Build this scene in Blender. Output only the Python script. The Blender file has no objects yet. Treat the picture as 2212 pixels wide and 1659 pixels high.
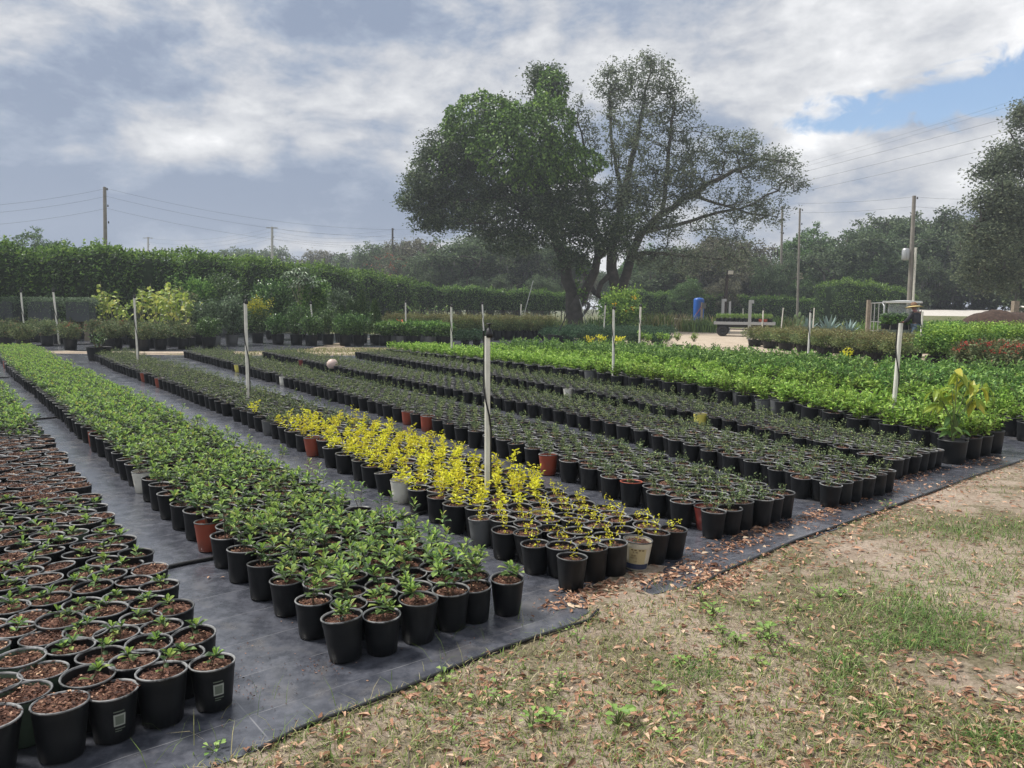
import bpy, math, random
import numpy as np
from mathutils import Matrix, Vector
rng = np.random.default_rng(7)
random.seed(7)
S = bpy.context.scene
COL = S.collection

# ---------------------------------------------------------------- camera
EYE = 1.45
TILT, ROLL = math.radians(5.65), math.radians(0.6)
cd = bpy.data.cameras.new('camera')
cam = bpy.data.objects.new('camera', cd); COL.objects.link(cam)
cd.sensor_fit = 'HORIZONTAL'; cd.sensor_width = 36.0; cd.lens = 36.0 * 1662 / 2212
cd.clip_start = 0.05; cd.clip_end = 3000
cam.matrix_world = Matrix.Translation((0, 0, EYE)) @ Matrix.Rotation(math.radians(90) - TILT, 4, 'X') @ Matrix.Rotation(ROLL, 4, 'Z')
S.camera = cam

# ---------------------------------------------------------------- exposure, sun, sky
S.view_settings.view_transform = 'Standard'; S.view_settings.look = 'None'
S.view_settings.exposure = 0.55; S.view_settings.gamma = 1.0
SUN_AZ, SUN_EL = math.radians(-72), math.radians(58)      # azimuth from +Y towards +X
sd = bpy.data.lights.new('sun', 'SUN'); sd.energy = 3.3; sd.angle = math.radians(16); sd.color = (1.0, 0.96, 0.9)
sun = bpy.data.objects.new('sun', sd); COL.objects.link(sun)
sv = Vector((math.sin(SUN_AZ) * math.cos(SUN_EL), math.cos(SUN_AZ) * math.cos(SUN_EL), math.sin(SUN_EL)))
sun.rotation_euler = sv.to_track_quat('Z', 'Y').to_euler(); sun.location = sv * 100

class NT:
    """small node-tree helper"""
    def __init__(s, tree): s.t = tree; s.n = tree.nodes; s.l = tree.links
    def node(s, kind, **kw):
        n = s.n.new(kind)
        for k, v in kw.items():
            if k == 'inp':
                for i, x in v.items():
                    if hasattr(x, 'is_output') or isinstance(x, bpy.types.NodeSocket): s.l.new(x, n.inputs[i])
                    else: n.inputs[i].default_value = x
            else: setattr(n, k, v)
        return n
    def math(s, op, a, b=None, c=None, clamp=False):
        n = s.n.new('ShaderNodeMath'); n.operation = op; n.use_clamp = clamp
        for i, x in enumerate((a, b, c)):
            if x is None: continue
            if isinstance(x, bpy.types.NodeSocket): s.l.new(x, n.inputs[i])
            else: n.inputs[i].default_value = x
        return n.outputs[0]
    def noise(s, vec, scale, detail=4, rough=0.55, dist=0.0):
        n = s.node('ShaderNodeTexNoise', inp={'Scale': scale, 'Detail': detail, 'Roughness': rough, 'Distortion': dist})
        if vec is not None: s.l.new(vec, n.inputs['Vector'])
        return n.outputs['Fac']
    def ramp(s, fac, stops, interp='LINEAR'):
        n = s.n.new('ShaderNodeValToRGB'); n.color_ramp.interpolation = interp
        e = n.color_ramp.elements
        while len(e) < len(stops): e.new(0.5)
        for i, (p, c) in enumerate(stops):
            e[i].position = p; e[i].color = c if len(c) == 4 else (*c, 1)
        s.l.new(fac, n.inputs[0]); return n.outputs[0]
    def mix(s, f, a, b, mode='MIX'):
        n = s.n.new('ShaderNodeMix'); n.data_type = 'RGBA'; n.blend_type = mode
        for i, x in ((0, f), (6, a), (7, b)):
            if isinstance(x, bpy.types.NodeSocket): s.l.new(x, n.inputs[i])
            else: n.inputs[i].default_value = x if i == 0 else (*x[:3], 1)
        return n.outputs[2]
    def maprange(s, v, a, b, c=0.0, d=1.0, smooth=True):
        n = s.n.new('ShaderNodeMapRange'); n.interpolation_type = 'SMOOTHSTEP' if smooth else 'LINEAR'
        s.l.new(v, n.inputs[0])
        for i, x in enumerate((a, b, c, d)): n.inputs[i + 1].default_value = x
        return n.outputs[0]

W = bpy.data.worlds.new('World'); S.world = W; W.use_nodes = True
w = NT(W.node_tree); w.n.clear()
out = w.node('ShaderNodeOutputWorld'); bg = w.node('ShaderNodeBackground', inp={'Strength': 0.1})
w.l.new(bg.outputs[0], out.inputs[0])
sky = w.node('ShaderNodeTexSky', sky_type='NISHITA', sun_disc=False, sun_elevation=SUN_EL, sun_rotation=SUN_AZ, air_density=1.2, dust_density=0.6)
tc = w.node('ShaderNodeTexCoord')
sep = w.node('ShaderNodeSeparateXYZ', inp={0: tc.outputs['Generated']})
X, Y, Z = sep.outputs
AZ = w.math('ARCTAN2', X, Y); EL = w.math('ARCSINE', Z)
# cloud layer coordinates: the direction met with a plane overhead, softened near the horizon
zz = w.math('ADD', w.math('MAXIMUM', Z, 0.0), 0.16)
cv = w.node('ShaderNodeCombineXYZ', inp={0: w.math('DIVIDE', X, zz), 1: w.math('DIVIDE', Y, zz), 2: 0.3}).outputs[0]
dv = w.node('ShaderNodeCombineXYZ', inp={0: w.math('MULTIPLY', AZ, 1.0), 1: w.math('MULTIPLY', EL, 1.9), 2: 4.1}).outputs[0]
n1 = w.noise(cv, 0.75, 8, 0.56, 0.35)
n2 = w.noise(dv, 5.0, 12, 0.58, 0.15)
n3 = w.noise(dv, 17.0, 8, 0.6, 0.3)
nn = w.math('ADD', w.math('ADD', w.math('MULTIPLY', n1, 0.28), w.math('MULTIPLY', n2, 1.15)), w.math('SUBTRACT', w.math('MULTIPLY', n3, 0.34), 0.38))
def blob(az, el, ra, re, amp):
    a = w.math('DIVIDE', w.math('SUBTRACT', AZ, math.radians(az)), math.radians(ra))
    b = w.math('DIVIDE', w.math('SUBTRACT', EL, math.radians(el)), math.radians(re))
    d = w.math('ADD', w.math('MULTIPLY', a, a), w.math('MULTIPLY', b, b))
    return w.math('MULTIPLY', w.math('POWER', 2.718, w.math('MULTIPLY', d, -1.0)), amp)
bias = None
for bl in ((-21, 5.8, 13, 3.0, -0.24), (-7, 7.0, 8, 2.6, -0.20), (-33, 6.0, 8, 2.6, -0.17), (-29, 14, 8, 2.2, -0.08), (-26, 9.9, 4.5, 1.5, .10), (-31.5, 9.6, 3, 1.3, .08), (-13, 19.5, 9, 3.0, -0.10), (-16, 13.5, 7, 2.0, -0.04),
           (26, 16.6, 9, 2.0, 0.14), (27, 10.4, 5, .8, 0.07), (30, 8.3, 3.2, 1.6, 0.14), (6, 18, 9, 3, 0.05), (-9, 4.2, 6, .8, 0.22), (1, 1, 20, 2.2, 0.10), (-24, 16.5, 12, 3.0, -0.09), (-34, 19, 6, 3, 0.0), (21, 7, 6, 2, -.03), (33, 19, 8, 3, .08)):
    bb = blob(*bl); bias = bb if bias is None else w.math('ADD', bias, bb)
val = w.math('ADD', nn, bias)
cloud = w.ramp(val, [(0.30, (1.9, 2.35, 3.25)), (0.38, (2.5, 2.95, 3.8)), (0.44, (3.3, 3.6, 4.2)), (0.50, (4.2, 4.35, 4.7)), (0.58, (5.2, 5.3, 5.5)), (0.67, (6.3, 6.35, 6.5)), (0.80, (8.4, 8.4, 8.4))])
# gaps of open sky
g0 = w.math('ADD', w.math('ADD', blob(26.5, 13.0, 7.5, 1.5, 0.98), blob(33.0, 14.2, 5.5, 1.7, 0.85)), blob(21.5, 12.2, 3.0, .8, .6))
gap = w.math('ADD', g0, w.math('MULTIPLY', w.math('SUBTRACT', w.noise(dv, 16.0, 8, 0.62, 0.8), 0.5), 2.2))
gapm = w.maprange(gap, 0.38, 0.95)
blue = w.mix(0.75, (1.7, 3.2, 6.6), sky.outputs[0])
col = w.mix(gapm, cloud, blue)
low = w.maprange(EL, math.radians(0.0), math.radians(2.5), 0.4, 0.0)
col = w.mix(low, col, (6.0, 6.5, 7.2))
w.l.new(col, bg.inputs['Color'])

# ---------------------------------------------------------------- picture <-> place
F_PX = 1662.0
CM = np.array(cam.matrix_world)
def ray(px, py):
    d = CM[:3, :3] @ np.array([(px - 1106) / F_PX, -(py - 829.5) / F_PX, -1.0])
    return d
def gp(px, py, z=0.0):
    d = ray(px, py); t = (z - EYE) / d[2]
    return np.array([d[0] * t, d[1] * t, z])
def at(px, py, depth):
    d = ray(px, py); t = depth / d[1]
    return np.array([d[0] * t, d[1] * t, EYE + d[2] * t])
def project(P):
    P = np.atleast_2d(P); q = (P - CM[:3, 3]) @ CM[:3, :3]
    z = np.maximum(-q[:, 2], 1e-3)
    return np.stack([1106 + F_PX * q[:, 0] / z, 829.5 - F_PX * q[:, 1] / z, -q[:, 2]], 1)

# ---------------------------------------------------------------- geometry in numpy
class Geo:
    def __init__(s): s.V = []; s.F = []; s.n = 0
    def add(s, v, f, m=0, smooth=True):
        v = np.asarray(v, dtype=np.float64).reshape(-1, 3); s.V.append(v)
        for a in (f if isinstance(f, list) and len(f) and isinstance(f[0], np.ndarray) else [np.asarray(f, dtype=np.int64)]):
            if a.size == 0: continue
            mm = np.full(len(a), m) if np.isscalar(m) else m
            s.F.append((a + s.n, mm, smooth))
        s.n += len(v); return s
    def verts(s): return np.concatenate(s.V) if s.V else np.zeros((0, 3))
    def merge(s, g, M=None, dm=0):
        v = g.verts()
        if M is not None: M = np.asarray(M); v = v @ M[:3, :3].T + M[:3, 3]
        s.V.append(v)
        for a, m, sm in g.F: s.F.append((a + s.n, m + dm, sm))
        s.n += len(v); return s
    def tile(s, g, Ms, dm=0):
        if len(Ms) == 0: return s
        Ms = np.asarray(Ms); v = g.verts(); k = len(Ms); nv = len(v)
        vv = np.einsum('kij,nj->kni', Ms[:, :3, :3], v) + Ms[:, None, :3, 3]
        s.V.append(vv.reshape(-1, 3)); off = (np.arange(k) * nv)[:, None, None]
        for a, m, sm in g.F:
            s.F.append(((a[None] + off).reshape(-1, a.shape[1]) + s.n, np.tile(m + dm, k), sm))
        s.n += k * nv; return s
    def mesh(s, name, mats):
        me = bpy.data.meshes.new(name); v = s.verts()
        me.vertices.add(len(v)); me.vertices.foreach_set('co', v.astype(np.float32).ravel())
        tot = sum(a.size for a, _, _ in s.F); nf = sum(len(a) for a, _, _ in s.F)
        me.loops.add(tot); me.polygons.add(nf)
        me.loops.foreach_set('vertex_index', np.concatenate([a.ravel() for a, _, _ in s.F]).astype(np.int32))
        sizes = np.concatenate([np.full(len(a), a.shape[1]) for a, _, _ in s.F])
        st = np.zeros(nf, dtype=np.int32); st[1:] = np.cumsum(sizes)[:-1]
        me.polygons.foreach_set('loop_start', st)
        me.polygons.foreach_set('material_index', np.concatenate([m for _, m, _ in s.F]).astype(np.int32))
        me.polygons.foreach_set('use_smooth', np.concatenate([np.full(len(a), sm) for a, _, sm in s.F]))
        for m in (mats if isinstance(mats, (list, tuple)) else [mats]): me.materials.append(m)
        me.update(calc_edges=True); return me

def xf(loc=(0, 0, 0), rz=0.0, sc=1.0, rx=0.0, ry=0.0):
    sc = sc if hasattr(sc, '__len__') else (sc, sc, sc)
    return np.array(Matrix.Translation(Vector([float(c) for c in loc])) @ Matrix.Rotation(rz, 4, 'Z') @ Matrix.Rotation(ry, 4, 'Y') @ Matrix.Rotation(rx, 4, 'X') @ Matrix.Diagonal((*sc, 1)))
def xfs(P, rz, sc):
    n = len(P); M = np.zeros((n, 4, 4)); c, s_ = np.cos(rz), np.sin(rz)
    sc = np.asarray(sc) if np.ndim(sc) else np.full(n, sc)
    M[:, 0, 0] = c * sc; M[:, 0, 1] = -s_ * sc; M[:, 1, 0] = s_ * sc; M[:, 1, 1] = c * sc; M[:, 2, 2] = sc; M[:, 3, 3] = 1; M[:, :3, 3] = P
    return M
def lathe(g, prof, n=24, m=0, rib=0.0, ribz=None, cap=False, smooth=True):
    a = np.arange(n) * 2 * math.pi / n; V = []
    for r, z in prof:
        rr = np.full(n, r)
        if rib and ribz[0] < z < ribz[1]: rr = rr + rib * np.where(np.arange(n) % 2 == 0, 1, -1)
        V.append(np.stack([rr * np.cos(a), rr * np.sin(a), np.full(n, z)], 1))
    k = len(prof); i = np.arange(n); j = (i + 1) % n; f = []
    for q in range(k - 1): f.append(np.stack([q * n + i, q * n + j, (q + 1) * n + j, (q + 1) * n + i], 1))
    g.add(np.concatenate(V), np.concatenate(f), m, smooth)
    return g
def disc(g, r, z, n=24, m=0, bump=0.0, rings=3, R=None):
    R = R or rng; V = [[0, 0, z + bump * .5]]; f3 = []; f4 = []
    for q in range(1, rings + 1):
        for k in range(n):
            t = k * 2 * math.pi / n; V.append([r * q / rings * math.cos(t), r * q / rings * math.sin(t), z + (bump * (R.random() - .3) if q < rings else 0)])
    for k in range(n): f3.append([0, 1 + k, 1 + (k + 1) % n])
    for q in range(rings - 1):
        for k in range(n): f4.append([1 + q * n + k, 1 + (q + 1) * n + k, 1 + (q + 1) * n + (k + 1) % n, 1 + q * n + (k + 1) % n])
    g.add(V, [np.array(f3)] + ([np.array(f4)] if f4 else []), m, bump > 0); return g
def box(g, c, s, m=0, rz=0.0, M=None):
    x, y, z = [q / 2 for q in s]
    v = np.array([[-x, -y, -z], [x, -y, -z], [x, y, -z], [-x, y, -z], [-x, -y, z], [x, -y, z], [x, y, z], [-x, y, z]])
    if M is not None: v = v @ np.asarray(M)[:3, :3].T
    if rz: cc, ss = math.cos(rz), math.sin(rz); v = v @ np.array([[cc, ss, 0], [-ss, cc, 0], [0, 0, 1]])
    g.add(v + np.array(c), np.array([[0, 3, 2, 1], [4, 5, 6, 7], [0, 1, 5, 4], [1, 2, 6, 5], [2, 3, 7, 6], [3, 0, 4, 7]]), m, False); return g
def tube(g, pts, rad, n=6, m=0, cap=True):
    P = np.asarray(pts, float); k = len(P); rad = np.full(k, rad) if np.ndim(rad) == 0 else np.asarray(rad)
    T = np.gradient(P, axis=0); T /= np.linalg.norm(T, axis=1)[:, None] + 1e-12
    up = np.array([0, 0, 1.0]) if abs(T[0, 2]) < .9 else np.array([1.0, 0, 0]); V = []
    a = np.arange(n) * 2 * math.pi / n
    for i in range(k):
        s_ = np.cross(T[i], up); s_ /= np.linalg.norm(s_) + 1e-12; up = np.cross(s_, T[i])
        V.append(P[i] + rad[i] * (np.cos(a)[:, None] * s_ + np.sin(a)[:, None] * up))
    i = np.arange(n); j = (i + 1) % n
    f = [np.concatenate([np.stack([q * n + i, q * n + j, (q + 1) * n + j, (q + 1) * n + i], 1) for q in range(k - 1)])]
    g.add(np.concatenate(V), f, m)
    if cap and n >= 3:
        for q, o in ((0, 1), (k - 1, -1)):
            g.add(np.concatenate([V[q], P[q:q + 1]]), np.stack([np.full(n, n), i[::o], j[::o]], 1) if o > 0 else np.stack([np.full(n, n), i, j], 1), m, False)
    return g
# leaf shapes: along, across, up
LT4 = (np.array([[0, 0, 0], [.5, -.5, .12], [1, 0, -.08], [.5, .5, .12]]), [np.array([[0, 1, 2], [0, 2, 3]])])
LT8 = (np.array([[0, 0, 0], [.4, 0, .0], [.76, 0, -.03], [1, 0, -.12], [.4, .32, .07], [.76, .46, .06], [.4, -.32, .07], [.76, -.46, .06]]),
       [np.array([[0, 1, 4], [0, 6, 1], [2, 3, 5], [2, 7, 3]]), np.array([[1, 2, 5, 4], [1, 6, 7, 2]])])
LTL = (np.array([[0, 0, 0], [.35, 0, -.02], [.7, 0, -.12], [1, 0, -.3], [.35, .5, .05], [.7, .42, -.06], [.35, -.5, .05], [.7, -.42, -.06]]),
       [np.array([[0, 1, 4], [0, 6, 1], [2, 3, 5], [2, 7, 3]]), np.array([[1, 2, 5, 4], [1, 6, 7, 2]])])
def leaves(g, P, D, L, Wd, T=LT4, m=0, up=None, jit=.5):
    n = len(P)
    if n == 0: return g
    D = D / (np.linalg.norm(D, axis=1)[:, None] + 1e-9)
    U = np.tile(np.array([0, 0, 1.0]), (n, 1)) if up is None else up
    U = U + rng.normal(0, jit, (n, 3)); Sd = np.cross(U, D); Sd /= np.linalg.norm(Sd, axis=1)[:, None] + 1e-9; U = np.cross(D, Sd)
    L = np.broadcast_to(L, (n,))[:, None, None]; Wd = np.broadcast_to(Wd, (n,))[:, None, None]; t = T[0]
    V = P[:, None] + L * t[None, :, 0:1] * D[:, None] + Wd * t[None, :, 1:2] * Sd[:, None] + L * t[None, :, 2:3] * U[:, None]
    off = (np.arange(n) * len(t))[:, None, None]
    mm = m if np.isscalar(m) else None
    fs = [(f[None] + off).reshape(-1, f.shape[1]) for f in T[1]]
    g.V.append(V.reshape(-1, 3))
    for f, ft in zip(fs, T[1]):
        g.F.append((f + g.n, np.full(len(f), m) if mm is not None else np.repeat(m, len(ft)), False))
    g.n += n * len(t); return g
def rdir(n, lo=-.3, hi=1.0):
    a = rng.uniform(0, 2 * math.pi, n); z = rng.uniform(lo, hi, n); r = np.sqrt(np.maximum(0, 1 - z * z))
    return np.stack([r * np.cos(a), r * np.sin(a), z], 1)

# ---------------------------------------------------------------- things, parts, copies
def link(name, me, parent=None, loc=None):
    o = bpy.data.objects.new(name, me); COL.objects.link(o)
    if parent is not None: o.parent = parent
    if loc is not None: o.location = [float(c) for c in loc]
    return o
def obj(name, g, mats, parent=None, loc=None): return link(name, g.mesh(name, mats), parent, loc)
def tag(o, label, cat, group=None):
    o['label'] = label; o['category'] = cat
    if group: o['group'] = group
    return o
def thing(name, label, cat, loc=(0, 0, 0), rz=0.0, group=None):
    o = bpy.data.objects.new(name, None); COL.objects.link(o); o.location = [float(c) for c in loc]; o.rotation_euler[2] = rz
    o.empty_display_size = .05
    return tag(o, label, cat, group)
def structure(name, g, mats): o = obj(name, g, mats); o['kind'] = 'structure'; return o
KIDS = {}
def kid(o): return o.children if o.name not in KIDS else KIDS[o.name]
def copy_tree(o, parent=None):
    c = o.copy(); COL.objects.link(c)
    if parent is not None: c.parent = parent
    for k in o.children: copy_tree(k, c)
    return c
TENS = 'zero ten twenty thirty forty fifty sixty seventy eighty ninety'.split()
ONE = 'zeroth first second third fourth fifth sixth seventh eighth ninth tenth eleventh twelfth thirteenth fourteenth fifteenth sixteenth seventeenth eighteenth nineteenth'.split()
def ordw(n):
    if n < 20: return ONE[n]
    t, u = divmod(n, 10)
    if t > 9: return 'hundred and ' + ordw(n - 100)
    return (TENS[t][:-1] + 'ieth') if u == 0 else TENS[t] + '-' + ONE[u]

# ---------------------------------------------------------------- materials
MATS = {}
def mat(name, base=(.5, .5, .5), rough=.6, metal=0.0, spec=.5, fn=None, bump=0.0, bscale=40, var=0.0, vscale=6.0, trans=0.0):
    m = bpy.data.materials.new(name); m.use_nodes = True; t = NT(m.node_tree); b = t.n['Principled BSDF']
    b.inputs['Base Color'].default_value = (*base, 1); b.inputs['Roughness'].default_value = rough; b.inputs['Metallic'].default_value = metal
    b.inputs['Specular IOR Level'].default_value = spec
    tc = t.node('ShaderNodeTexCoord').outputs['Object']
    if fn: fn(t, b, tc)
    elif var:
        n = t.noise(tc, vscale, 5, .6)
        c = t.ramp(n, [(.3, [x * (1 - var) for x in base]), (.7, [min(1, x * (1 + var)) for x in base])])
        t.l.new(c, b.inputs['Base Color'])
    if bump:
        n = t.noise(tc, bscale, 4, .6); bp = t.node('ShaderNodeBump', inp={'Strength': bump, 'Distance': .02, 'Height': n}); t.l.new(bp.outputs[0], b.inputs['Normal'])
    MATS[name] = m; return m
def leafmat(name, stops, rough=.45, trans=.25, spec=.35, hue=0.007, tscale=0.0):
    """stops: (position, colour) along the random value that every single leaf carries"""
    m = bpy.data.materials.new(name); m.use_nodes = True; t = NT(m.node_tree); b = t.n['Principled BSDF']; o = t.n['Material Output']
    r = t.node('ShaderNodeNewGeometry').outputs['Random Per Island']
    c = t.ramp(r, stops)
    oi = t.node('ShaderNodeObjectInfo').outputs['Random']
    hs = t.node('ShaderNodeHueSaturation', inp={'Hue': t.math('ADD', t.math('MULTIPLY', oi, hue * 2), .5 - hue), 'Saturation': 1.0, 'Value': t.math('ADD', t.math('MULTIPLY', oi, .24), .9), 'Color': c})
    c = hs.outputs[0]
    if tscale:
        n = t.noise(t.node('ShaderNodeTexCoord').outputs['Object'], tscale, 3, .6)
        c = t.mix(t.maprange(n, .35, .65, 0, .55), c, t.mix(.5, c, (.03, .045, .02)))
    t.l.new(c, b.inputs['Base Color']); b.inputs['Roughness'].default_value = rough; b.inputs['Specular IOR Level'].default_value = spec
    if trans:
        tr = t.node('ShaderNodeBsdfTranslucent', inp={'Color': c}); mx = t.node('ShaderNodeMixShader', inp={0: trans, 1: b.outputs[0], 2: tr.outputs[0]})
        t.l.new(mx.outputs[0], o.inputs[0])
    MATS[name] = m; return m

def f_black(t, b, tc):
    oi = t.node('ShaderNodeObjectInfo').outputs['Random']
    n = t.noise(t.node('ShaderNodeMapping', inp={0: tc, 3: (12, 12, 3)}).outputs[0], 1.0, 5, .65)
    dusty = t.math('MULTIPLY', t.maprange(n, .45, .75), t.maprange(oi, .2, 1.0, .15, 1.0, False))
    t.l.new(t.mix(dusty, (.004, .005, .0065), (.028, .029, .03)), b.inputs['Base Color'])
POT = mat('black_plastic', rough=.48, spec=.35, fn=f_black)
def f_rim(t, b, tc):
    oi = t.node('ShaderNodeObjectInfo').outputs['Random']; n = t.noise(tc, 25, 3, .6)
    k = t.math('MULTIPLY', t.maprange(n, .3, .6), t.maprange(oi, .0, .7, .15, 1.0, False))
    t.l.new(t.mix(k, (.02, .021, .022), (.26, .262, .26)), b.inputs['Base Color'])
RIM = mat('worn_rim', rough=.45, spec=.4, fn=f_rim)
def f_soil(t, b, tc):
    n = t.noise(tc, 70, 6, .7); n2 = t.noise(tc, 300, 3, .6)
    t.l.new(t.ramp(t.math('ADD', t.math('MULTIPLY', n, .6), t.math('MULTIPLY', n2, .4)), [(.36, (.02, .010, .007)), (.46, (.085, .038, .025)), (.56, (.19, .09, .058)), (.66, (.34, .19, .12))]), b.inputs['Base Color'])
    bp = t.node('ShaderNodeBump', inp={'Strength': .9, 'Distance': .01, 'Height': n}); t.l.new(bp.outputs[0], b.inputs['Normal'])
SOIL = mat('bark_soil', rough=.85, spec=.3, fn=f_soil)
CHIP = leafmat('bark_chips', [(0, (.035, .017, .012)), (.5, (.11, .052, .033)), (.8, (.2, .10, .065)), (.93, (.36, .2, .13)), (1, (.6, .4, .26))], .7, 0, .3)
FERT = mat('green_granules', (.015, .12, .085), .6)
def plastic(name, base, dirt=.35, dc=(.12, .09, .07)):
    def f(t, b, tc):
        n = t.noise(tc, 14, 6, .65)
        t.l.new(t.mix(t.maprange(n, .5, .72, 0, dirt), base, dc), b.inputs['Base Color'])
    return mat(name, base, .45, fn=f)
TERRA = plastic('terracotta_plastic', (.33, .065, .03)); REDP = plastic('dark_red_plastic', (.2, .03, .022), .9, (.36, .2, .18)); WHITEP = plastic('white_plastic', (.82, .8, .7), .25)
YELLOWP = plastic('yellow_plastic', (.85, .76, .16), .2); SAGE = plastic('sage_plastic', (.085, .13, .085), .4, (.04, .05, .04)); CREAM = plastic('cream_plastic', (.58, .54, .43), .5); GREYP = plastic('grey_plastic', (.12, .125, .125), .8, (.06, .06, .06))
STICK = mat('sticker_paper', (.3, .32, .28), .5); STICKD = mat('sticker_print', (.12, .14, .11), .5); INK = mat('brown_ink', (.12, .07, .03), .6); NAVY = mat('navy_band', (.03, .04, .08), .5); TAN = mat('tan_label', (.48, .4, .22), .6)
STEM = mat('woody_stem', (.09, .065, .04), .8, var=.4); GSTEM = mat('green_stem', (.12, .17, .05), .6); PALESTEM = mat('pale_stem', (.34, .33, .2), .6)
SEED = leafmat('seedling_leaf', [(0, (0.035, 0.07, 0.025)), (0.45, (0.085, 0.15, 0.05)), (0.8, (0.16, 0.26, 0.08)), (0.93, (0.3, 0.42, 0.1)), (1, (0.4, 0.38, 0.1))], .5, .25, .28)
SEEDY = leafmat('young_seedling_leaf', [(0, (0.18, 0.3, 0.06)), (0.6, (0.3, 0.46, 0.09)), (0.9, (0.42, 0.56, 0.12)), (1, (0.48, 0.34, 0.09))], .5, .3, .28)
BUSH = leafmat('small_grey_leaf', [(0, (0.045, 0.075, 0.035)), (0.4, (0.12, 0.175, 0.085)), (0.8, (0.24, 0.31, 0.15)), (1, (0.48, 0.54, 0.22))], .6, .25, .15)
YEL = leafmat('golden_leaf', [(0, (0.42, 0.44, 0.04)), (0.3, (0.7, 0.66, 0.04)), (0.8, (0.88, 0.83, 0.06)), (1, (0.92, 0.9, 0.2))], .5, .3, .3, .01)
LIME = leafmat('lime_leaf', [(0, (0.09, 0.17, 0.035)), (0.4, (0.22, 0.38, 0.06)), (0.8, (0.38, 0.56, 0.1)), (1, (0.5, 0.66, 0.17))], .5, .3, .3)
MIDG = leafmat('mid_green_leaf', [(0, (0.045, 0.11, 0.03)), (0.5, (0.125, 0.25, 0.06)), (0.85, (0.24, 0.41, 0.095)), (1, (0.38, 0.55, 0.15))], .5, .3, .3)
OAKL = leafmat('oak_leaf', [(0, (0.035, 0.055, 0.028)), (0.6, (0.085, 0.125, 0.06)), (0.9, (0.16, 0.21, 0.1)), (1, (0.25, 0.29, 0.15))], .5, .35, .3)
OAKB = leafmat('thin_oak_leaf', [(0, (0.08, 0.11, 0.075)), (0.6, (0.17, 0.215, 0.14)), (0.9, (0.25, 0.3, 0.19)), (1, (0.36, 0.4, 0.26))], .6, .4, .15)
VINE = leafmat('vine_leaf', [(0, (0.04, 0.085, 0.02)), (0.5, (0.1, 0.2, 0.04)), (0.85, (0.2, 0.35, 0.07)), (1, (0.32, 0.5, 0.1))], .4, .3, .4)
HEDGE = leafmat('hedge_leaf', [(0, (0.03, 0.06, 0.02)), (0.5, (0.075, 0.15, 0.045)), (0.85, (0.15, 0.28, 0.075)), (1, (0.28, 0.46, 0.12))], .4, .2, .4)
HEDGEY = leafmat('hedge_tip_leaf', [(0, (0.1, 0.19, 0.035)), (0.6, (0.2, 0.36, 0.065)), (1, (0.36, 0.52, 0.11))], .4, .25, .4)
FARL = leafmat('far_leaf', [(0, (0.055, 0.085, 0.05)), (0.6, (0.12, 0.175, 0.09)), (1, (0.24, 0.31, 0.16))], .55, .35, .3)
OLIVE = leafmat('olive_leaf', [(0, (0.055, 0.085, 0.03)), (0.5, (0.14, 0.195, 0.075)), (0.85, (0.25, 0.32, 0.12)), (1, (0.42, 0.48, 0.18))], .5, .2, .3)
BLUEG = leafmat('blue_green_leaf', [(0, (0.05, 0.08, 0.05)), (0.5, (0.12, 0.18, 0.1)), (1, (0.26, 0.36, 0.2))], .45, .2, .4)
DARKG = leafmat('dark_green_leaf', [(0, (0.025, 0.06, 0.02)), (0.5, (0.07, 0.14, 0.04)), (0.85, (0.15, 0.26, 0.075)), (1, (0.28, 0.42, 0.13))], .35, .2, .5)
YG = leafmat('yellow_green_leaf', [(0, (0.14, 0.22, 0.04)), (0.5, (0.33, 0.43, 0.08)), (0.85, (0.5, 0.57, 0.13)), (1, (0.66, 0.6, 0.14))], .42, .4, .4)
REDF = mat('red_flower', (.42, .025, .02), .6); ORF = mat('orange_flower', (.75, .12, .05), .6); YELF = mat('yellow_flower', (.85, .55, .03), .6)
BARK = mat('oak_bark', (.07, .06, .052), .9, var=.5, vscale=3, bump=.8, bscale=8); TWIG = mat('grey_twig', (.12, .105, .09), .9)
GRASS = leafmat('grass_blade', [(0, (0.078, 0.117, 0.026)), (0.35, (0.143, 0.221, 0.046)), (0.7, (0.221, 0.312, 0.072)), (0.9, (0.39, 0.364, 0.156)), (1, (0.546, 0.468, 0.26))], .55, .3, .3)
GRASSG = leafmat('lush_grass', [(0, (0.06, 0.11, 0.03)), (0.6, (0.14, 0.24, 0.06)), (1, (0.26, 0.38, 0.11))], .5, .3, .3)
DRYG = leafmat('dry_grass', [(0, (0.216, 0.18, 0.096)), (0.6, (0.36, 0.312, 0.18)), (1, (0.54, 0.48, 0.312))], .7, .2, .2)
LITTER = leafmat('dead_leaf', [(0, (0.125, 0.062, 0.037)), (0.3, (0.275, 0.138, 0.081)), (0.65, (0.475, 0.263, 0.163)), (0.88, (0.625, 0.388, 0.25)), (1, (0.688, 0.562, 0.4))], .6, .1, .35)
WEED = leafmat('weed_leaf', [(0, (.13, .24, .05)), (.6, (.24, .38, .09)), (1, (.36, .48, .14))], .5, .3, .35)
PVC = mat('white_pvc', (.76, .74, .66), .4, var=.22, vscale=5); BLACK = mat('black_rubber', (.012, .012, .013), .5); METAL = mat('galvanised_metal', (.42, .43, .43), .4, .6); DKMETAL = mat('dark_steel', (.03, .03, .032), .5, .3)
WOOD = mat('weathered_wood', (.25, .21, .16), .85, var=.3, vscale=9); CREOS = mat('dark_wood_pole', (.045, .035, .03), .85, var=.4); UPOLE = mat('utility_pole_wood', (.24, .22, .19), .85, var=.25, vscale=2); CONC = mat('pole_concrete', (.42, .41, .37), .8, var=.2, vscale=2)

WIRE = mat('power_cable', (.09, .09, .095), .7)
MULCH = mat('dark_mulch', (.055, .032, .022), .95, var=.5, vscale=9, bump=.6, bscale=20)

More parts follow.
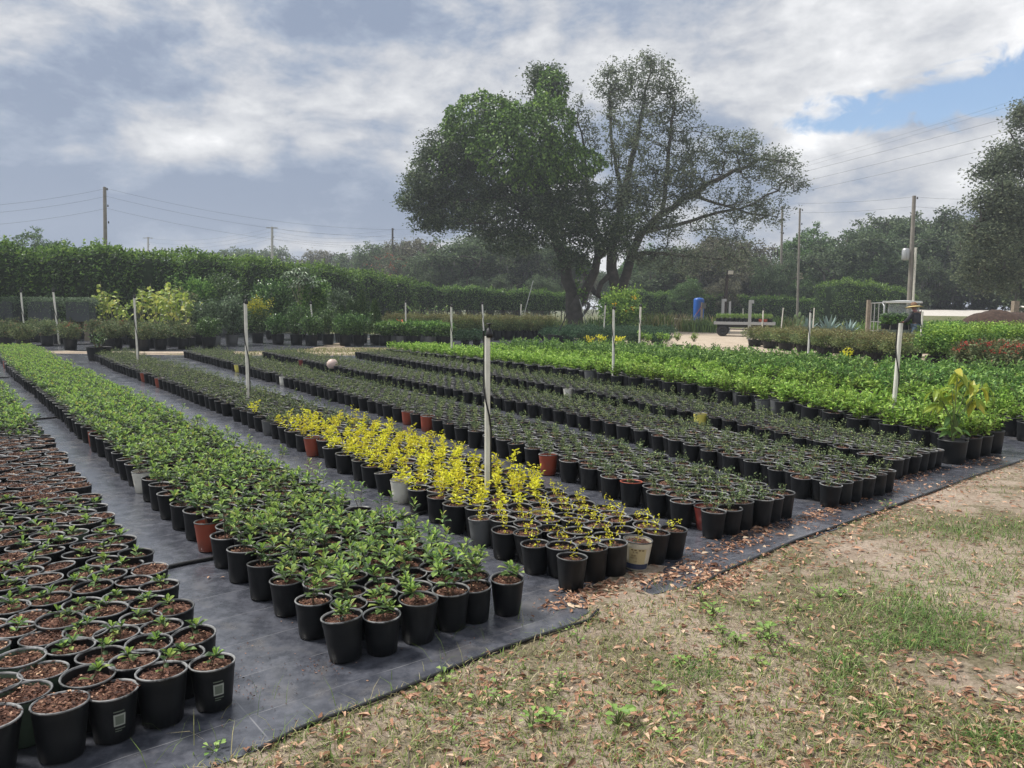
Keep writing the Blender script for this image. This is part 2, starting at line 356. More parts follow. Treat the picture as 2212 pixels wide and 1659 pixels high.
# ================================================================ ground, mats, path
def f_ground(t, b, tc):
    pos = t.node('ShaderNodeNewGeometry').outputs['Position']
    a = t.noise(pos, .9, 6, .6, .4); c = t.noise(pos, 5, 6, .65); f = t.noise(pos, 45, 5, .7); h = t.noise(pos, 260, 3, .7)
    sand = t.ramp(t.math('ADD', t.math('MULTIPLY', c, .5), t.math('MULTIPLY', f, .5)), [(.32, (.2, .15, .11)), (.48, (.38, .30, .23)), (.6, (.55, .46, .37)), (.75, (.68, .6, .5))])
    dark = t.ramp(f, [(.35, (.13, .11, .065)), (.65, (.27, .23, .15))])
    k = t.maprange(t.math('ADD', a, t.math('MULTIPLY', t.math('SUBTRACT', c, .5), .8)), .44, .6)
    col = t.mix(k, sand, dark)
    sp = t.node('ShaderNodeSeparateXYZ', inp={0: pos})
    far = t.maprange(sp.outputs[1], 28, 45)
    col = t.mix(t.math('MULTIPLY', far, .85), col, t.ramp(c, [(.3, (.06, .08, .03)), (.7, (.14, .16, .06))]))
    sp2 = t.maprange(h, .62, .72); col = t.mix(t.math('MULTIPLY', sp2, .35), col, (.6, .55, .48))
    t.l.new(col, b.inputs['Base Color'])
    bp = t.node('ShaderNodeBump', inp={'Strength': .7, 'Distance': .03, 'Height': t.math('ADD', f, t.math('MULTIPLY', h, .4))}); t.l.new(bp.outputs[0], b.inputs['Normal'])
GROUND = mat('sandy_soil', rough=.95, spec=.2, fn=f_ground)
def grid(x0, x1, y0, y1, nx, ny, zf=None):
    xs = np.linspace(x0, x1, nx); ys = np.linspace(y0, y1, ny); A, B = np.meshgrid(xs, ys)
    Zs = np.zeros_like(A) if zf is None else zf(A, B)
    i = np.arange((nx - 1) * (ny - 1)); r, c = i // (nx - 1), i % (nx - 1); q = r * nx + c
    return np.stack([A.ravel(), B.ravel(), Zs.ravel()], 1), np.stack([q, q + 1, q + nx + 1, q + nx], 1)
g = Geo(); g.add([[-900, -300, 0], [900, -300, 0], [900, 1500, 0], [-900, 1500, 0]], np.array([[0, 1, 2, 3]])); structure('ground', g, GROUND)

def wob(pts, amp, step=.25, closed=True):
    """polygon outline with a ragged edge"""
    o = []; n = len(pts)
    for i in range(n if closed else n - 1):
        a, b_ = np.array(pts[i], float), np.array(pts[(i + 1) % n], float); L = np.linalg.norm(b_ - a); k = max(1, int(L / step))
        for j in range(k): o.append(a + (b_ - a) * j / k + rng.normal(0, amp, 2) * (0 if j == 0 else 1))
    return o
def sheet(name, pts, z, m, kind='structure'):
    import bmesh
    bm = bmesh.new(); vs = [bm.verts.new((p[0], p[1], z)) for p in pts]; f = bm.faces.new(vs)
    bmesh.ops.triangulate(bm, faces=[f]); 
    if bm.faces[:] and sum(q.normal.z for q in bm.faces) < 0: bmesh.ops.reverse_faces(bm, faces=bm.faces[:])
    me = bpy.data.meshes.new(name); bm.to_mesh(me); bm.free(); me.materials.append(m)
    o = link(name, me); o['kind'] = kind; return o
NX, NY = .78, .63      # along the front edge of the beds
def f_mat(t, b, tc):
    pos = t.node('ShaderNodeNewGeometry').outputs['Position']; sp = t.node('ShaderNodeSeparateXYZ', inp={0: pos})
    a = .68   # direction of the woven marking lines
    u = t.math('ADD', t.math('MULTIPLY', sp.outputs[0], -math.sin(a)), t.math('MULTIPLY', sp.outputs[1], math.cos(a)))
    v = t.math('ADD', t.math('MULTIPLY', sp.outputs[0], math.cos(a)), t.math('MULTIPLY', sp.outputs[1], math.sin(a)))
    wv = t.math('MULTIPLY', t.math('SUBTRACT', t.noise(pos, 1.2, 3, .5), .5), .05); u2 = t.math('ADD', u, wv)
    l1 = t.math('LESS_THAN', t.math('ABSOLUTE', t.math('SUBTRACT', t.math('FRACT', t.math('DIVIDE', u2, .305)), .5)), .006)
    l2 = t.math('LESS_THAN', t.math('ABSOLUTE', t.math('SUBTRACT', t.math('FRACT', t.math('DIVIDE', v, 1.83)), .5)), .0014)
    ln = t.math('MULTIPLY', t.math('MAXIMUM', l1, l2), t.maprange(t.noise(pos, 6, 3), .35, .6, .1, .75))
    n = t.noise(pos, 2.2, 7, .65, .5); n2 = t.noise(pos, 11, 6, .7)
    base = t.mix(t.maprange(n2, .35, .7), (.05, .054, .067), (.115, .12, .142))
    base = t.mix(t.maprange(t.math('ADD', n, t.math('MULTIPLY', n2, .3)), .66, .85, 0, .5), base, (.11, .10, .09))
    base = t.mix(ln, base, (.24, .24, .25))
    t.l.new(base, b.inputs['Base Color']); t.l.new(t.maprange(n, .35, .7, .16, .3), b.inputs['Roughness'])
    wx = t.node('ShaderNodeTexWave', inp={'Vector': pos, 'Scale': 110.0, 'Distortion': 0.0}); wx.bands_direction = 'DIAGONAL'
    hh = t.math('ADD', t.math('MULTIPLY', wx.outputs['Fac'], .02), t.math('MULTIPLY', t.noise(pos, 1.6, 4, .5), 2.2))
    bp = t.node('ShaderNodeBump', inp={'Strength': .35, 'Distance': .02, 'Height': hh}); t.l.new(bp.outputs[0], b.inputs['Normal'])
WEEDMAT = mat('woven_weed_mat', rough=.4, spec=.7, fn=f_mat)
EDGE = [(-1.6, 1.75), (-.77, 2.43), (-.66, 2.56), (-.43, 2.76), (-.04, 3.12), (.30, 3.44), (.42, 3.62), (.62, 3.72), (1.02, 3.98), (1.71, 4.64), (2.66, 5.43), (4.09, 6.72), (5.07, 7.5), (9, 10.9), (13, 14)]
sheet('weed_mat', wob(EDGE, .012, .15, False) + [(13, 14), (9.5, 16), (4, 22.2), (-4, 22.8), (-9.5, 22.0), (-17, 22.4), (-17, 12), (-6, 0.2)], .004, WEEDMAT)
for pts in ([(-30, 23.4), (-14, 23.2), (-7.4, 24.3), (-6.9, 25.2), (-6.9, 31), (-6, 40), (-34, 44)], [(-6.0, 27.2), (-1, 27.5), (3, 26.5), (6.5, 25.5), (8, 34), (-5, 42), (-6.6, 33)]):
    sheet('back_weed_mat', wob(pts, .06, .5), .004, WEEDMAT)
_sp = [(1283, 1338), (1268, 1295), (1245, 1288), (1290, 1262), (1345, 1245), (1405, 1222), (1440, 1226), (1415, 1252), (1380, 1262), (1400, 1285), (1450, 1285), (1500, 1310), (1400, 1370), (1300, 1385), (1262, 1362)]
sheet('soil_spill', wob([gp(*q)[:2] for q in _sp], .012, .05), .009, GROUND)
def f_path(t, b, tc):
    pos = t.node('ShaderNodeNewGeometry').outputs['Position']; n = t.noise(pos, 1.5, 6, .6); f = t.noise(pos, 14, 5, .7)
    t.l.new(t.ramp(t.math('ADD', t.math('MULTIPLY', n, .5), t.math('MULTIPLY', f, .5)), [(.3, (.26, .2, .14)), (.5, (.46, .38, .29)), (.7, (.6, .53, .44))]), b.inputs['Base Color'])
PATH = mat('pale_dirt', rough=.95, spec=.15, fn=f_path)
sheet('dirt_path', wob([(-16, 22.9), (-8, 22.7), (-2, 23.6), (3, 23.2), (3, 24.2), (-3, 24.9), (-8, 23.6), (-16, 23.2)], .08, .4), .008, PATH)
def poly(px): return [gp(*p)[:2] for p in px]
sheet('dirt_clearing', wob([(3.2, 31), (6.5, 27.5), (15, 25), (20, 33), (22, 45), (30, 60), (16, 62), (8, 62), (8.5, 50), (5.8, 37)], .25, 1.0), .006, PATH)
sheet('dirt_track', wob([(20, 33), (24, 30), (44, 50), (52, 58), (70, 62), (70, 68), (44, 64), (30, 50)], .2, 1.0), .010, PATH)
def f_road(t, b, tc):
    n = t.noise(tc, 3, 5, .6); t.l.new(t.ramp(n, [(.3, (.52, .48, .43)), (.7, (.66, .62, .57))]), b.inputs['Base Color'])
ROAD = mat('pale_shell_road', rough=.9, fn=f_road)
g = Geo(); g.add([[33.5, 66, 1.16], [62, 62, 1.1], [66, 69, 1.66], [35, 73.5, 1.70]], np.array([[0, 1, 2, 3]])); structure('road', g, ROAD)
g = Geo(); g.add([[31, 63, 0], [60, 58, 0], [62, 62, 1.1], [33.5, 66, 1.16], [30, 74, 0], [35, 73.5, 1.70], [66, 69, 1.66], [66, 90, 1.7], [35, 90, 1.7], [30, 90, 0]], np.array([[0, 1, 2, 3], [0, 3, 5, 4], [5, 6, 7, 8], [4, 5, 8, 9]])); structure('road_embankment', g, GROUND)

# ================================================================ pots and plants
def pot_geo(r=.082, h=.172, taper=.78, n=24, rib=0.0, wall=.004, soil=.88, lip=.006):
    g = Geo(); rb = r * taper
    lathe(g, [(rb * .9, 0.001), (rb, .004), (rb + (r - rb) * .45, h * .45), (rb + (r - rb) * .8, h * .80), (r * .975, h * .82), (r * .985, h - lip)], n, 0, rib, (.003, h * .81))
    lathe(g, [(r - wall, h - lip), (rb + (r - rb) * soil - wall, h * (soil - .06))], n, 0)
    R = Geo(); lathe(R, [(r * .985, h - lip), (r + .002, h - lip), (r + .003, h - lip * .4), (r + .0018, h), (r - wall * .7, h), (r - wall - .001, h - lip)], n, 0)
    return g, R
def soil_geo(r, z, chips=60, fert=False, cs=.012):
    g = Geo(); disc(g, r, z, 14, 0, .010, 3)
    if chips:
        a = rng.uniform(0, 6.28, chips); q = r * np.sqrt(rng.random(chips)) * .95
        P = np.stack([q * np.cos(a), q * np.sin(a), z + rng.uniform(.002, .010, chips)], 1); D = rdir(chips, -.25, .35)
        leaves(g, P, D, rng.uniform(.6, 1.5, chips) * cs, rng.uniform(.35, .8, chips) * cs, LT4, 1, jit=.4)
    if fert:
        k = 26; a = rng.uniform(0, 6.28, k); q = rng.random(k) * .025; c = rng.uniform(-.02, .02, 2)
        P = np.stack([c[0] + q * np.cos(a), c[1] + q * np.sin(a), z + .010 + rng.uniform(0, .003, k)], 1)
        leaves(g, P, rdir(k, -.2, .2), .006, .005, LT4, 2)
    return g
POTR, POTH = .082, .172; SZ = POTH * .88
def seedling(h=.07, nst=1, rosette=8, L=.048, low=2, spread=.02):
    g = Geo()
    for s in range(nst):
        a = rng.uniform(0, 6.28); bx, by = rng.normal(0, .012, 2) if nst > 1 else (0, 0); hh = h * rng.uniform(.6, 1.1)
        top = np.array([bx + spread * math.cos(a) * rng.uniform(.3, 1.3), by + spread * math.sin(a), SZ + hh]); b0 = np.array([bx, by, SZ - .005])
        mid = (b0 + top) / 2 + rng.normal(0, .006, 3); tube(g, [b0, mid, top], [.0022, .0018, .0014], 4, 0, False)
        n = rosette + rng.integers(-2, 3)
        az = np.arange(n) * 2.4 + rng.uniform(0, 6.28); el = np.linspace(1.05, .25, n) + rng.normal(0, .15, n)
        D = np.stack([np.cos(az) * np.cos(el), np.sin(az) * np.cos(el), np.sin(el)], 1)
        P = top + np.stack([np.zeros(n), np.zeros(n), -np.linspace(0, hh * .25, n)], 1)
        ll = L * np.linspace(.62, 1.08, n) * rng.uniform(.8, 1.15, n)
        young = np.arange(n) < max(2, int(n * .45))
        leaves(g, P, D, ll, ll * rng.uniform(.42, .52, n), LT8, np.where(young, 2, 1), jit=.15)
        k = rng.poisson(low)
        if k:
            t = rng.uniform(.25, .75, k)[:, None]; D = rdir(k, -.1, .6); leaves(g, b0 + (top - b0) * t, D, L * rng.uniform(.7, 1.1, k), L * .45, LT8, 1, jit=.2)
    return g
def bushlet(h=.13, nst=5, nl=110, L=.014, rad=.06, base=SZ, wd=.6, T=LT4, lm=1, stem_r=.0007, tipm=None):
    g = Geo(); per = max(3, nl // nst)
    for s in range(nst):
        a = rng.uniform(0, 6.28); r = rad * rng.uniform(.15, 1.1); hh = h * rng.uniform(.55, 1.1)
        b0 = np.array([rng.normal(0, rad * .12), rng.normal(0, rad * .12), base - .004]); top = np.array([r * math.cos(a), r * math.sin(a), base + hh])
        mid = b0 + (top - b0) * .5 + np.array([r * .1 * math.cos(a), r * .1 * math.sin(a), -.0]) + rng.normal(0, rad * .1, 3)
        if stem_r: tube(g, [b0, mid, top], [stem_r * 1.5, stem_r * 1.2, stem_r], 3, 0, False)
        t = rng.beta(2.2, 1.0, per)[:, None]
        P = (1 - t) ** 2 * b0 + 2 * t * (1 - t) * mid + t * t * top + rng.normal(0, rad * .16, (per, 3)) * t
        D = rdir(per, -.15, .95); mm = lm if tipm is None else np.where(t[:, 0] > .72, tipm, lm)
        leaves(g, P, D, L * rng.uniform(.7, 1.3, per), L * wd * rng.uniform(.8, 1.2, per), T, mm, jit=.5)
    return g
pA, rA = pot_geo(); pR, rR = pot_geo(n=40, rib=.0011); pL, rL = pot_geo(n=14)
ME = {}
ME['pot'] = pA.mesh('pot', POT); ME['ribbed'] = pR.mesh('pot', POT); ME['rim'] = rA.mesh('rim', RIM); ME['lowpot'] = pL.mesh('pot', POT); ME['lowrim'] = rL.mesh('rim', RIM)
for k, m_ in (('terracotta', TERRA), ('dark red', REDP), ('white', WHITEP), ('yellow', YELLOWP), ('sage green', SAGE), ('cream', CREAM), ('grey', GREYP)): ME[k] = pA.mesh('pot', m_)
ME['redrim'] = rA.mesh('rim', TERRA)
SOILS = [soil_geo(.072, SZ, 150, i > 3).mesh('potting_soil', [SOIL, CHIP, FERT]) for i in range(7)]
BARE = [soil_geo(.0765, POTH * .955, 210, False, .015).mesh('potting_soil', [SOIL, CHIP, FERT]) for i in range(4)]
gA = [seedling(.05, 1, 8, .046, 2) for _ in range(4)] + [seedling(.055, 2, 7, .043, 2, .03) for _ in range(4)]
gB = [seedling(.13, 4, 8, .055, 4, .075) for _ in range(4)] + [seedling(.18, 3, 9, .055, 5, .055) for _ in range(3)] + [seedling(.08, 3, 8, .05, 2, .05) for _ in range(2)] + [seedling(.2, 2, 8, .048, 7, .06) for _ in range(1)]
gC = [bushlet(.09, 8, 105, .0165, .072) for _ in range(4)] + [bushlet(.13, 5, 85, .0165, .055) for _ in range(3)] + [bushlet(.07, 5, 50, .0155, .045) for _ in range(2)] + [bushlet(.17, 3, 48, .017, .03), bushlet(.05, 3, 22, .015, .03)]
gY = [bushlet(.14, 5, 62, .034, .085, wd=.42) for _ in range(3)] + [bushlet(.18, 3, 46, .034, .06, wd=.42) for _ in range(2)] + [bushlet(.10, 5, 36, .032, .07, wd=.42) for _ in range(3)]
gYs = [bushlet(.10, 3, 30, .018, .04, wd=.5) for _ in range(4)]
mS = [STEM, SEED, SEEDY]; mC = [STEM, BUSH]; mY = [STEM, YEL]
MA = [x.mesh('seedling', mS) for x in gA]; MB_ = [x.mesh('seedling', mS) for x in gB]; MCm = [x.mesh('bush', mC) for x in gC]; MYm = [x.mesh('golden_shoots', mY) for x in gY]; MYs = [x.mesh('golden_shoots', mY) for x in gYs]
# bigger pots with leafy shrubs
GR, GH = .13, .225; GS = GH * .84
pG, rG = pot_geo(GR, GH, .84, 24, 0, .005, .88, .012); pGr, _ = pot_geo(GR, GH, .84, 44, .0016, .005, .88, .012)
ME['bigpot'] = pG.mesh('pot', POT); ME['bigribbed'] = pGr.mesh('pot', POT); ME['bigrim'] = rG.mesh('rim', mat('large_rim', (.03, .032, .034), .45)); ME['biggrey'] = pG.mesh('pot', GREYP)
BS = [soil_geo(GR * .93, GS, 60, False, .016).mesh('potting_soil', [SOIL, CHIP, FERT]) for _ in range(2)]
gG = [bushlet(.24, 10, 170, .062, .15, GS, .46, LT8, 1, .0035, 2) for _ in range(4)] + [bushlet(.22, 8, 120, .062, .13, GS, .46, LT8, 1, .0035, 2) for _ in range(3)]
gH = [bushlet(.34, 12, 210, .066, .18, GS, .46, LT8, 1, .0035, 2) for _ in range(5)]
mG = [STEM, LIME, LIME]; mH = [STEM, MIDG, MIDG]
mGG = [x.mesh('shrub', mG) for x in gG]; mHH = [x.mesh('shrub', mH) for x in gH]

def chain(pts):
    P = np.array(pts, float); d = np.r_[0, np.cumsum(np.linalg.norm(np.diff(P, axis=0), axis=1))]
    return P, d
def bed(pts, ncol, sp, side=1, jit=.010, end=None, nvec=(NX, NY), drop=.01):
    P, d = chain(pts); nv = np.array(nvec) / np.linalg.norm(nvec); out = []; row = 0; s = 0
    while s < d[-1]:
        b0 = np.array([np.interp(s, d, P[:, 0]), np.interp(s, d, P[:, 1])])
        for c in range(ncol if row % 2 == 0 or side < 0 else ncol - 1):
            q = b0 + side * nv * (c * sp + (row % 2) * sp * .5) + rng.normal(0, jit, 2)
            if end is not None and not end(q): continue
            if row > 2 and rng.random() < drop: continue
            out.append((q[0], q[1], row, c))
        row += 1; s += sp * .88
    return out
SP = .167
LA = [(-1.06, 2.66), (-1.37, 3.09), (-1.83, 3.73), (-2.22, 4.2), (-3.27, 5.63), (-4.28, 6.96), (-4.88, 7.77), (-6.8, 10.25), (-9.5, 13.8)]
LB = [(-.67, 3.04), (-1.11, 3.56), (-1.62, 4.22), (-2.40, 5.25), (-3.50, 6.75), (-4.60, 8.2), (-6.4, 10.6), (-8.0, 12.7), (-10.2, 15.6), (-12.6, 19), (-14.5, 21.5)]
LC = [(.31, 3.88), (-.14, 4.5), (-.52, 5.15), (-1.0, 5.9), (-1.85, 7.25), (-2.65, 8.45), (-4.0, 10.4), (-6.1, 13.3), (-8.7, 16.8), (-10.9, 20)]
LD = [(1.29, 4.79), (.90, 5.6), (.36, 6.6), (-.25, 7.7), (-1.95, 10.5), (-4.1, 13.8), (-6.25, 17.1), (-8.9, 21)]
LE = [(2.37, 5.6), (2.05, 6.45), (1.45, 7.9), (.57, 9.7), (-.85, 11.9), (-3.4, 15.8), (-6.9, 21.2)]
LF = [(3.33, 6.62), (3.05, 7.4), (2.45, 9.1), (1.3, 11.6), (-.95, 15.6), (-4.4, 21.6)]
LG = [(4.35, 7.45), (4.15, 8.5), (3.75, 10.1), (3.1, 12.2), (1.6, 15.0), (-1.0, 18.7), (-3.6, 22.3)]
def view(q, h=.1, mx=.12):
    p = project([q[0], q[1], h])[0]; return p[2] > .2 and -2212 * mx < p[0] < 2212 * (1 + mx) and -200 < p[1] < 1659 * 1.13
BEDW = {'A': 'leftmost bed', 'B': 'second bed from the left', 'C': 'bed with the golden plants', 'D': 'fourth bed from left', 'E': 'fifth bed from left', 'F': 'sixth bed from left', 'G': 'seventh bed from left', 'H': 'eighth bed from left', 'I': 'ninth bed from left', 'J': 'tenth bed from left', 'K': 'eleventh bed from left'}
POTS = []      # dict per potted plant
def addbed(key, pots, kindf):
    for x, y, r, c in pots:
        if view((x, y)): POTS.append(dict(bed=key, x=x, y=y, row=r, col=c, kind=kindf(x, y, r, c), pot='pot' if rng.random() < .55 else 'ribbed', spec=None))
def kA(x, y, r, c):
    if y > 7.3: return 'seedling'
    if 4.9 < y <= 7.3: return 'bare' if rng.random() < .94 else 'seedling'
    if c < 2 or (c == 2 and r > 0) or (c == 3 and r > 4) or (c == 4 and r > 6): return 'seedling' if rng.random() < .9 else 'bare'
    return 'bare'
addbed('A', bed(LA, 12, SP, -1), kA)
addbed('B', bed(LB, 6, SP), lambda x, y, r, c: 'tall')
addbed('C', bed(LC, 6, SP), lambda x, y, r, c: ('sparse' if y < 4.62 + .15 * c else 'golden') if y < 8.3 + rng.normal(0, .25) else 'bush')
for k_, L_, n_ in (('D', LD, 6), ('E', LE, 6), ('F', LF, 6)): addbed(k_, bed(L_, n_, SP), lambda x, y, r, c: 'bush')
BX = np.array([(-4.2, 22.4), (3.6, 21.6), (6.0, 17.9), (9.0, 13.9), (16, 10)])
def infront(q): return q[1] < np.interp(q[0], BX[:, 0], BX[:, 1]) - .1
addbed('G', bed(LG, 4, .275, 1, .015, infront, (NX, NY), .0), lambda x, y, r, c: 'lime')
for i, k_ in enumerate('HIJK'):
    off = np.array([NX, NY]) * (1.95 + 1.72 * i); Lk = [(a + off[0], b + off[1]) for a, b in LG]
    if i: Lk = [(Lk[0][0] + .9 * .4, Lk[0][1] - .8)] + Lk
    addbed(k_, bed(Lk, 5, .29, 1, .02, infront, (NX, NY), .0), lambda x, y, r, c: 'shrub' if (c > 0 and rng.random() > .2) else 'lime')
XY = np.array([(p['x'], p['y']) for p in POTS]); ZC = np.array([.11 if p['kind'] in ('lime', 'shrub') else .085 for p in POTS])
PR = project(np.c_[XY, ZC])
SPEC = [(447, 1160, 'terracotta'), (200, 945, 'terracotta'), (687, 972, 'terracotta'), (312, 822, 'terracotta'), (343, 832, 'terracotta'), (1177, 1010, 'terracotta'), (1502, 1130, 'dark red'), (1662, 952, 'terracotta'),
        (925, 925, 'terracotta'), (10, 790, 'terracotta'), (48, 795, 'terracotta'), (882, 930, 'terracotta'), (652, 793, 'dark red'), (312, 1045, 'white'), (857, 1052, 'white'), (612, 838, 'white'), (1232, 862, 'white'), (1355, 1198, 'cream'),
        (1507, 915, 'yellow'), (515, 812, 'yellow'), (1155, 1145, 'yellow'), (1045, 1160, 'grey'), (560, 965, 'grey'), (1720, 905, 'grey'), (1375, 1085, 'redrim')]
for px, py, c in SPEC:
    d = (PR[:, 0] - px) ** 2 + ((PR[:, 1] - py) * 1.0) ** 2; i = int(np.argmin(np.where([p['spec'] is None and p['kind'] not in ('lime', 'shrub') for p in POTS], d, 1e9)))
    POTS[i]['spec'] = c
for i, p in enumerate(POTS):
    if p['bed'] == 'A' and p['kind'] == 'bare' and p['col'] in (3, 4) and p['row'] in range(1, 9): p['spec'] = 'sage green'
    if p['bed'] == 'A' and p['row'] > 8 and p['spec'] is None and rng.random() < .05: p['spec'] = 'sage green'
FAM = {'seedling': 'S', 'tall': 'S', 'bare': 'N', 'golden': 'Y', 'sparse': 'Y', 'bush': 'C', 'lime': 'L', 'shrub': 'L'}
SHORT = {'seedling': 'glossy-leaved seedling', 'tall': 'branching glossy seedling', 'bare': 'brown bark soil and no plant', 'golden': 'golden-leaved plant', 'sparse': 'nearly bare golden sprig', 'bush': 'small grey-green bush', 'lime': 'lime-green shrub', 'shrub': 'mid-green shrub'}
CAT = {'seedling': 'potted seedling', 'tall': 'potted seedling', 'bare': 'plant pot', 'golden': 'potted golden plant', 'sparse': 'potted golden plant', 'bush': 'potted bush', 'lime': 'potted shrub', 'shrub': 'potted shrub'}
NAME = {'S': 'potted_seedling', 'N': 'soil_filled_pot', 'Y': 'potted_golden_plant', 'C': 'potted_bush', 'L': 'potted_shrub'}
GRP = {'S': 'glossy seedlings in pots on the weed mat', 'N': 'pots of bark soil waiting for plants', 'Y': 'golden-leaved plants in pots', 'C': 'small bushes in pots on the weed mat', 'L': 'bright green shrubs in large black pots'}
PROTO = {}
def proto(key, parts):
    """one prototype tree per combination; the first use is the prototype itself"""
    root = bpy.data.objects.new(NAME[key[0]], None); COL.objects.link(root); root.empty_display_size = .05
    for nm, me, sub in parts:
        o = link(nm, me, root)
        for n2, m2 in sub: link(n2, m2, o)
    return root
STKR = Geo()
def curved(g, R0, R1, z0, z1, a0, a1, m, k=5):
    V = []
    for i in range(k + 1):
        a = a0 + (a1 - a0) * i / k
        V += [[R0 * math.cos(a), R0 * math.sin(a), z0], [R1 * math.cos(a), R1 * math.sin(a), z1]]
    g.add(V, np.array([[2 * i, 2 * i + 2, 2 * i + 3, 2 * i + 1] for i in range(k)]), m, False)
def rr(z): return POTR * .78 + POTR * .22 * z / POTH + .0012
curved(STKR, rr(.068), rr(.112), .068, .112, -.25, .25, 0); curved(STKR, rr(.074) + .0008, rr(.106) + .0008, .074, .106, -.18, .18, 1)
curved(STKR, rr(.12), rr(.124), .12, .124, -.25, .2, 1); curved(STKR, rr(.056), rr(.06), .056, .06, -.2, .25, 1); curved(STKR, rr(.048), rr(.051), .048, .051, -.2, .1, 1)
ME['sticker'] = STKR.mesh('sticker', [STICK, STICKD])
cr = Geo(); curved(cr, rr(.045), rr(.135), .045, .135, -.75, .55, 0, 8); curved(cr, rr(.012), rr(.043), .012, .043, -1.2, 1.0, 1, 10)
def lettering(g, text, z, hgt, a0, m, R=1.0):
    """stroke letters wrapped round a pot"""
    GL = {'#': [(.2, 0, .3, 1), (.6, 0, .7, 1), (0, .3, .9, .3), (0, .7, .9, .7)], '4': [(.6, 0, .6, 1), (.6, 1, 0, .4), (0, .4, .9, .4)], '5': [(.8, 1, .1, 1), (.1, 1, .1, .55), (.1, .55, .8, .45), (.8, .45, .7, 0), (.7, 0, .1, 0)],
          'P': [(.1, 0, .1, 1), (.1, 1, .8, .9), (.8, .9, .7, .5), (.7, .5, .1, .5)], 'E': [(.1, 0, .1, 1), (.1, 1, .8, 1), (.1, .5, .7, .5), (.1, 0, .8, 0)], 'R': [(.1, 0, .1, 1), (.1, 1, .8, .9), (.8, .9, .7, .5), (.7, .5, .1, .5), (.3, .5, .8, 0)],
          'O': [(.1, 0, .1, 1), (.1, 1, .8, 1), (.8, 1, .8, 0), (.8, 0, .1, 0)], 'N': [(.1, 0, .1, 1), (.1, 1, .8, 0), (.8, 0, .8, 1)], 'A': [(0, 0, .45, 1), (.45, 1, .9, 0), (.2, .4, .7, .4)], 'L': [(.1, 1, .1, 0), (.1, 0, .8, 0)],
          'T': [(.45, 0, .45, 1), (0, 1, .9, 1)], 'H': [(.1, 0, .1, 1), (.8, 0, .8, 1), (.1, .5, .8, .5)], 'I': [(.45, 0, .45, 1)], 'S': [(.8, 1, .1, .9), (.1, .9, .2, .5), (.2, .5, .8, .45), (.8, .45, .7, 0), (.7, 0, .1, .05)], 'Y': [(.45, 0, .45, .5), (.45, .5, 0, 1), (.45, .5, .9, 1)], 'M': [(.05, 0, .1, 1), (.1, 1, .45, .4), (.45, .4, .8, 1), (.8, 1, .85, 0)]}
    wv = hgt * .62
    for i, ch in enumerate(text):
        for x0, y0, x1, y1 in GL.get(ch, []):
            pts = []
            for t_ in (0, .5, 1):
                xx = (i * 1.15 + x0 + (x1 - x0) * t_) * wv; zz_ = z + (y0 + (y1 - y0) * t_) * hgt; Rz = rr(zz_) + .001; a = a0 + xx / Rz
                pts.append([Rz * math.cos(a), Rz * math.sin(a), zz_])
            tube(g, pts, .0007, 3, m, False)
lettering(cr, '# 45', .108, .011, -.45, 2); lettering(cr, 'POINT', .090, .008, -.55, 2); lettering(cr, 'PATIO', .074, .010, -.6, 2); lettering(cr, 'LAY', .056, .009, -.35, 2)
for a_ in (-.6, -.35, -.05, .2): curved(cr, rr(.124) + .0008, rr(.131) + .0008, .124, .131, a_, a_ + .16, 2, 2)
ME['creamlabel'] = cr.mesh('printed_label', [TAN, NAVY, INK])

